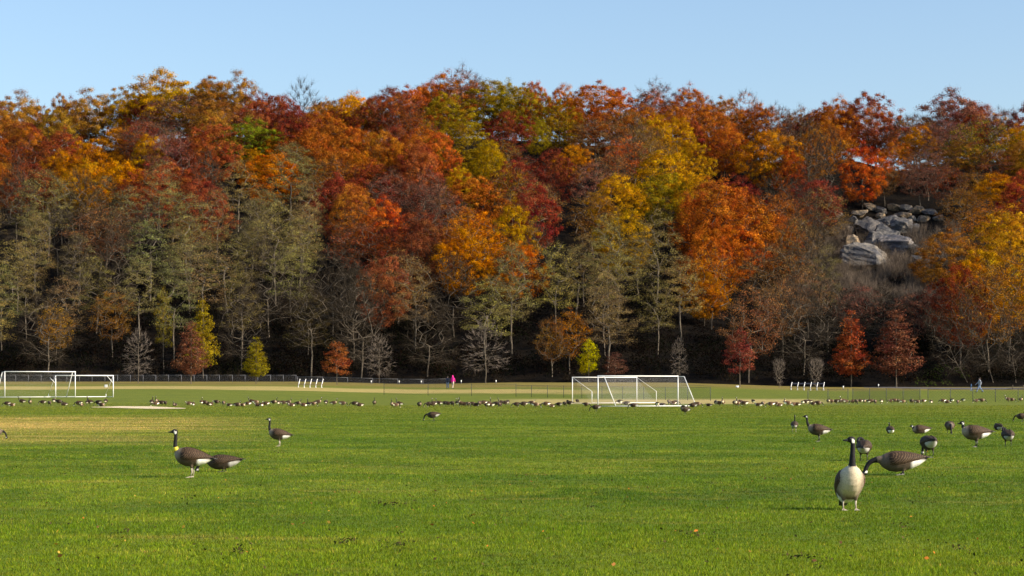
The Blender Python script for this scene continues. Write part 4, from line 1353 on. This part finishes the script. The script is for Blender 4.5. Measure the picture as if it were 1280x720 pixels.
for it in FLOCK.replace('\n', '').split(';'):
    a, b, p, h_ = it.split()
    px, py = float(a), float(b)
    x, y, z = on_ground(px + random.uniform(-.6, .6), py)
    o = link('distant_goose', goose_far(PL[p]), None, (x, y, z))
    s_ = random.uniform(0.88, 1.08)
    o.scale = (s_,) * 3; o.rotation_euler = (0, 0, R(HD[h_] + random.uniform(-28, 28)))
    g_ = random.uniform(1.6, 3.2) if px > 900 else random.choice([0.8, 1.0, 1.3, 1.8, 2.4]); o.color = (g_, g_ * .95, g_ * .85, 1)  # birds at right tinted paler, painting in light off the sand
    lw = [w_ for lim, w_ in FL if px <= lim][0]
    fg.setdefault((p, h_, lw), []).append((px, o))
for (p, h_, lw), os_ in fg.items():
    os_.sort(key=lambda t: t[0])
    for i, (px, o) in enumerate(os_):
        pre = '' if len(os_) == 1 else (['left', 'right'][i] if len(os_) == 2 else ['leftmost', 'middle', 'rightmost'][i] if len(os_) == 3 else ORD[i]) + ' '
        tag(o, f"{pre}distant {PW[p]} goose {HW[h_]}, {lw}", 'goose', 'distant flock of geese')

# ------------------------------------------------------------------ goals
def net_panel(corners, nu, nv, r=0.0017):
    a, b, c, d = [np.array(p, float) for p in corners]     # a-b bottom, d-c top
    vs = []
    def ribbon(p, q):
        t = q - p; t /= np.linalg.norm(t) + 1e-9
        s = np.cross(t, np.cross(b - a, d - a)); s /= np.linalg.norm(s) + 1e-9
        vs.append([p - s * r, p + s * r, q + s * r, q - s * r])
    for i in range(1, nu):
        u = i / nu; ribbon(a + (b - a) * u, d + (c - d) * u)
    for i in range(1, nv):
        v = i / nv; ribbon(a + (d - a) * v, b + (c - b) * v)
    return np.array(vs).reshape(-1, 3)
def goal(pl, pr, H, back, topd, label, lowback=0.0, brace=False, sign=False, net=True, rad=0.043, basef=False):
    """pl, pr: world feet of the posts; back: vector on the ground to the back frame; topd: length of the top bars"""
    pl, pr = np.array(pl, float), np.array(pr, float)
    o = pl.copy(); root = empty('soccer_goal', tuple(o))
    A = np.zeros(3); Bp = pr - pl; bk = np.array([back[0], back[1], 0.0])
    Z = np.array([0, 0, 1.0])
    def bar(name, p, q, r_=rad, mat='white'):
        mb = MB(); mb.tube([p, q], r_, 10); return mb.build(name, M[mat], root, True)
    for P0 in (A, Bp): bar('post', P0 - Z * .05, P0 + Z * H)
    bar('crossbar', A + Z * (H - rad * .0) - (Bp / np.linalg.norm(Bp)) * rad, Bp + Z * H + (Bp / np.linalg.norm(Bp)) * rad, rad * 1.02)
    tb = bk / np.linalg.norm(bk) * topd
    for P0 in (A, Bp):
        if lowback:
            bar('back_upright', P0 + bk, P0 + bk + Z * lowback, rad * .6)
            bar('back_stay', P0 + Z * H, P0 + bk + Z * lowback, rad * .35)
        else:
            bar('top_bar', P0 + Z * (H - .02), P0 + tb + Z * (H - .04), rad * .6)
            bar('back_stay', P0 + tb + Z * (H - .04), P0 + bk + Z * .03, rad * .75)
        bar('side_base', P0 + Z * .035, P0 + bk + Z * .035, rad * .5)
    bar('back_base', A + bk + Z * .04, Bp + bk + Z * .04, rad * .75)
    if basef: bar('front_base', A + Z * .04, Bp * .8 + Z * .04, rad * .6)
    if brace:
        u = Bp / np.linalg.norm(Bp)
        bar('corner_brace', A + Z * (H - .75), A - u * .55 + Z * (H - .2), rad * .5)
        bar('corner_brace', Bp + Z * (H - .75), Bp - u * .6 + Z * (H - .02), rad * .6)
    if sign:
        mb = MB(); mb.box(Bp - Bp / np.linalg.norm(Bp) * .35 + bk * .5 + Z * (H - 1.0), (.32, .03, .26)); mb.build('sign_plate', M['white'], root)
    if net:
        L_ = np.linalg.norm(Bp); nu = int(L_ / .12)
        v = []
        t0, t1 = (A + bk + Z * (lowback or .03)), None
        top = tb if not lowback else np.zeros(3)
        v.append(net_panel([A + bk, Bp + bk, Bp + top + Z * (H - .05), A + top + Z * (H - .05)], nu, 22))
        if not lowback: v.append(net_panel([A + Z * (H - .03), Bp + Z * (H - .03), Bp + top + Z * (H - .05), A + top + Z * (H - .05)], nu, 5))
        for P0 in (A, Bp):
            v.append(net_panel([P0, P0 + bk, P0 + top + Z * (H - .05), P0 + Z * (H - .05)], 14, 18))
        me = quads_mesh('net', np.concatenate(v), 4, [M['net']])
        n_ = link('net', me, root)
    tag(root, label, 'soccer goal', 'soccer goals on the field')
    return root
def pt(px, py, D):
    return (px - 640) / F * D, D, CAMH - (py - HOR) / F * D
def gp(px, D):
    x = (px - 640) / F * D; return x, D, gzf(x, D)
goal(gp(747.5, 158.5), gp(847.5, 162), 2.44, (1.35, -1.3), 0.65, 'large white goal at right with net and sloping back stays')
goal(gp(715.5, 183), gp(796, 187), 2.40, (1.75, -1.2), 0.6, 'smaller white goal partly behind the large right-hand goal', lowback=1.1, rad=.042)
goal(gp(6, 187), gp(94, 190), 2.44, (-1.15, 1.4), 0.55, 'large white goal at the left edge of the field')
goal(gp(69.5, 190), gp(141.5, 192), 2.08, (-0.9, 1.0), 0.5, 'smaller white goal overlapping the large left-hand goal', lowback=.3, brace=True, sign=True, rad=.048, basef=True, net=False)

# ------------------------------------------------------------------ fences
def fence(pts, H, nper, label, post='steel', wire='wire', rail=True, cell=0.16, postr=0.035, wr=0.007, toprail='steel'):
    """pts: list of (px, D) knots"""
    P = [np.array(gp(px, D)) for px, D in pts]
    seg = [np.linalg.norm(P[i + 1] - P[i]) for i in range(len(P) - 1)]
    tot = sum(seg); cum = np.concatenate([[0], np.cumsum(seg)])
    def at(s):
        x = np.interp(s, cum, [p[0] for p in P]); y = np.interp(s, cum, [p[1] for p in P])
        return np.array([x, y, gzf(x, y)])
    root = empty('chain_link_fence', tuple(at(0))); o = at(0)
    n = max(1, int(round(tot / nper)))
    pm = MB(); pm.tube([(0, 0, -.1), (0, 0, H)], postr, 8); pm.ball((0, 0, H), postr * 1.3, 8, 5); pm = pm.mesh('post', M[post], True)
    for i in range(n + 1):
        link('post', pm, root, tuple(at(tot * i / n) - o))
    vs = []
    for i in range(n):
        a, b = at(tot * i / n) - o, at(tot * (i + 1) / n) - o
        if rail:
            mb = MB(); mb.tube([a + (0, 0, H - .02), b + (0, 0, H - .02)], postr * .6, 6); mb.build('top_rail', M[toprail], root, True)
        d = b - a; ln = np.linalg.norm(d); u = d / ln
        k = int(ln / cell); hh = H - .05
        nrm = np.array([-u[1], u[0], 0]); 
        for q in range(-int(hh / cell), k):
            for sg in (1, -1):
                s0 = q * cell; s1 = s0 + hh
                z0, z1 = (0.03, hh) if sg > 0 else (hh, 0.03)
                c0, c1 = max(0, s0), min(ln, s1)
                if c1 <= c0: continue
                za = z0 + (z1 - z0) * (c0 - s0) / hh; zb = z0 + (z1 - z0) * (c1 - s0) / hh
                pa = a + d * (c0 / ln) + np.array([0, 0, za]); pb = a + d * (c1 / ln) + np.array([0, 0, zb])
                t = pb - pa; t /= np.linalg.norm(t); s_ = np.cross(t, nrm); s_ *= wr
                vs.append([pa - s_, pa + s_, pb + s_, pb - s_])
    me = quads_mesh('wire_mesh', np.array(vs).reshape(-1, 3), 4, [M[wire]])
    link('wire_mesh', me, root)
    tag(root, label, 'fence')
    return root
fence([(-60, 338), (150, 338), (370, 338)], 1.25, 2.2, 'grey chain-link fence along the wood edge at left', cell=.3, wr=.006)
fence([(372, 338), (560, 337)], 1.0, 4.0, 'low grey wire fence left of the two walkers', cell=.3, wr=.006)
fence([(480, 243), (533, 241), (599, 238), (645, 236)], 1.45, 6.1, 'dark wire fence in front of the two walkers', 'darksteel', 'darkwire', cell=.3, wr=.005, postr=.03, toprail='darksteel')
fence([(645, 232), (715, 222), (888, 205)], 1.35, 3.4, 'dark wire fence behind the right-hand goals', 'darksteel', 'darkwire', cell=.25, wr=.006, postr=.03, toprail='darksteel')
fence([(1010, 200), (1060, 199)], 1.25, 2.0, 'short dark fence end left of the pyramidal trees', 'darksteel', 'darkwire', cell=.3, wr=.005, postr=.03, toprail='darksteel')
fence([(1066, 200), (1150, 198)], 1.28, 1.7, 'denser dark wire fence below the pyramidal trees', 'darksteel', 'darkwire', cell=.14, wr=.007, postr=.03, toprail='darksteel')
fence([(1160, 198), (1250, 196), (1330, 194)], 1.25, 2.1, 'thin dark wire fence at the right edge', 'darksteel', 'darkwire', cell=.3, wr=.005, postr=.03, toprail='darksteel')

# railing beside the path at the right edge
root = empty('handrail', gp(1252, 318))
o0 = np.array(root.location)
for i, px in enumerate((1266, 1279, 1292, 1306)):
    p = np.array(gp(px, 318)) - o0
    mb = MB(); mb.tube([p + (0, 0, -.05), p + (0, 0, .75)], .06, 8); mb.build('post', M['bark'], root, True)
for z_ in (.35, .7):
    mb = MB(); mb.tube([np.array(gp(1258, 318)) - o0 + (0, 0, z_ - .25), np.array(gp(1306, 318)) - o0 + (0, 0, z_)], .045, 6); mb.build('rail', M['bark'], root, True)
tag(root, 'low weathered rail beside the path at the right edge', 'railing')

# ------------------------------------------------------------------ benches
def bench(px0, px1, base, nfr, h, label):
    a = np.array(on_ground(px0, base)); b = np.array(on_ground(px1, base))
    root = empty('team_bench', tuple((a + b) / 2)); Lh = (px1 - px0) / F * (a[1] + b[1]) / 2
    for i in range(nfr):
        x = -Lh / 2 + Lh * i / (nfr - 1)
        mb = MB()
        mb.tube([(x, -.25, 0), (x, -.02, .45)], .045, 8)
        mb.tube([(x - .05, .05, .0), (x, .08, .45), (x + .2, .24, h)], .055, 8)
        mb.tube([(x, -.25, .43), (x, .08, .45)], .04, 8)
        mb.box((x, 0, .02), (.16, .75, .05))
        mb.build('frame', M['white'], root, True)
    mb = MB(); mb.box((0, -.12, .49), (Lh + .3, .27, .04)); mb.build('seat', M['alu'], root)
    mb = MB(); mb.box((0.12, .18, h - .22), (Lh + .3, .035, .2)); mb.build('backrest', M['alu'], root)
    tag(root, label, 'bench', 'white-framed team benches')
bench(373, 402, 484.5, 5, 1.25, 'white-framed team bench left of the small orange-red tree')
bench(988.5, 1029, 487.8, 6, 1.25, 'white-framed team bench in front of the vase-shaped shrubs')

# small white-topped markers on the far edge
for px, py, lab in ((464, 480.5, 'white-topped marker left of the pale bare young tree'), (499, 480.5, 'white-topped marker right of the pale bare young tree'), (526.5, 480.5, 'white-topped marker left of the two walkers'),
                    (576.5, 480, 'white-topped marker just right of the two walkers'), (620, 480, 'white-topped marker right of the largest bare young tree'),
                    (1054, 487.5, 'white-topped marker right of the right bench'), (1098, 485, 'white-topped marker between the pyramidal trees')):
    root = empty('marker_post', on_ground(px, py))
    mb = MB(); mb.tube([(0, 0, -.05), (0, 0, .28)], .05, 8); mb.build('post', M['steel'], root, True)
    mb = MB(); mb.tube([(0, 0, .28), (0, 0, .33), (0, 0, .50), (0, 0, .55)], [.06, .10, .10, .05], 10); mb.build('cap', M['white'], root, True)
    tag(root, lab, 'marker', 'small markers at the lawn edge'); root.scale = (1.0, 1.0, 1.2)
root_ = on_ground(921.5, 484.6)
mb = MB(); r0 = np.random.default_rng(2)
mb.ball((0, 0, .13), (.26, .18, .17), 12, 8); mb.ball((.16, .02, .22), (.12, .10, .12), 10, 6); mb.ball((-.12, 0, .24), (.10, .09, .10), 10, 6)
o = mb.build('white_bag', M['white'], None, True, root_); tag(o, 'small white bag at the foot of the dark red young tree', 'bag')

# ------------------------------------------------------------------ people
def person(px, feet, hpx, heading, stride, top, legs_, hood, label, arms=0.25, D=None):
    x, y, z = on_ground(px, feet)
    Hm = hpx / F * y
    s = Hm / 1.75
    root = empty('person', (x, y, z), R(heading))
    root.scale = (s,) * 3
    def rem(mb, name, mat, vox=.018):
        me = mb.mesh('tmp', M[mat]); o = bpy.data.objects.new('tmp', me); col.objects.link(o)
        m = o.modifiers.new('r', 'REMESH'); m.mode = 'VOXEL'; m.voxel_size = vox
        sm = o.modifiers.new('s', 'SMOOTH'); sm.iterations = 3
        me2 = bpy.data.meshes.new_from_object(o.evaluated_get(bpy.context.evaluated_depsgraph_get()))
        bpy.data.objects.remove(o); me2.name = name
        me2.polygons.foreach_set('use_smooth', [True] * len(me2.polygons))
        return link(name, me2, root)
    def limbs(add):
        m = MB()
        hips = [(0, .09, .92), (0, -.09, .92)]
        kn = [(stride * .5, .09, .50), (-stride * .25, -.09, .49)]
        an = [(stride * .85, .09, .09), (-stride * 1.0, -.09, .12)]
        sh = [(0, .19, 1.42), (0, -.19, 1.42)]
        el = [(-arms * .35, .24, 1.15), (arms * .35, -.24, 1.15)]
        ha = [(-arms * .4 + .1, .23, .90), (arms * .9, -.23, .93)]
        return hips, kn, an, sh, el, ha
    hips, kn, an, sh, el, ha = limbs(0)
    b = MB()
    for i in (0, 1):
        b.capsule(hips[i], kn[i], .085, .055); b.capsule(kn[i], an[i], .055, .035)
        b.capsule(an[i], (an[i][0] + .16, an[i][1], an[i][2] - .045), .04, .032)
        b.capsule(sh[i], el[i], .05, .038); b.capsule(el[i], ha[i], .036, .027); b.ball(np.array(ha[i]) + (.02, 0, -.05), (.035, .02, .055))
    b.capsule((0, 0, .98), (0, 0, 1.36), .13, .14, 12); b.capsule((0, .12, 1.40), (0, -.12, 1.40), .07, .07); b.capsule((0, 0, 1.42), (.01, 0, 1.56), .055, .05)
    b.ball((.02, 0, 1.64), (.095, .075, .115), 12, 8); b.ball((.115, 0, 1.63), (.02, .013, .02), 6, 5)
    rem(b, 'body', 'skin')
    j = MB()
    j.capsule((0, .03, .93), (0, .03, 1.38), .145, .155, 12); j.capsule((0, -.03, .93), (0, -.03, 1.38), .145, .155, 12)
    for i in (0, 1): j.capsule(sh[i], el[i], .072, .058); j.capsule(el[i], ha[i], .056, .046)
    if hood: j.ball((-.02, 0, 1.64), (.125, .115, .15), 12, 8)
    rem(j, 'jacket', top)
    t = MB()
    t.capsule((0, .05, .92), (0, -.05, .92), .125, .125)
    for i in (0, 1): t.capsule(hips[i], kn[i], .105, .078); t.capsule(kn[i], an[i], .077, .062)
    rem(t, 'trousers', legs_)
    for i in (0, 1):
        f = MB(); f.capsule(np.array(an[i]) + (0, 0, -.04), (an[i][0] + .17, an[i][1], max(.045, an[i][2] - .05)), .05, .045); f.build('shoe', M['shoe'], root, True)
    if not hood:
        h = MB(); h.ball((-.01, 0, 1.675), (.105, .09, .105), 12, 8); h.build('hair', M['hair'], root, True)
    tag(root, label, 'person')
person(559.5, 485.8, 15.5, 100, .18, 'navy', 'jeans', False, 'person in navy jacket and jeans walking beside the pink-hooded one')
person(566, 485.8, 16.3, 60, .22, 'pink', 'cream', True, 'person in a bright pink hooded jacket and pale trousers')
person(1224.5, 490.3, 18, 178, .42, 'greycloth', 'jeans', False, 'person in grey top and blue jeans striding left on the path', arms=.5)
person(1214, 488.8, 8.8, 178, .2, 'bluec', 'jeans', True, 'small figure in blue just left of the lone walker')

ntri = 0
for me in bpy.data.meshes:
    ntri += sum(1 for _ in ()) if not me.users else len(me.loops) - 2 * len(me.polygons)
print([o['label'] for o in bpy.data.objects if 'label' in o and len(o['label'].replace('-', ' ').split()) > 16][:5])
print('UNIQUE TRIANGLES', ntri, 'OBJECTS', len(bpy.data.objects), 'TREES', len(TREES))
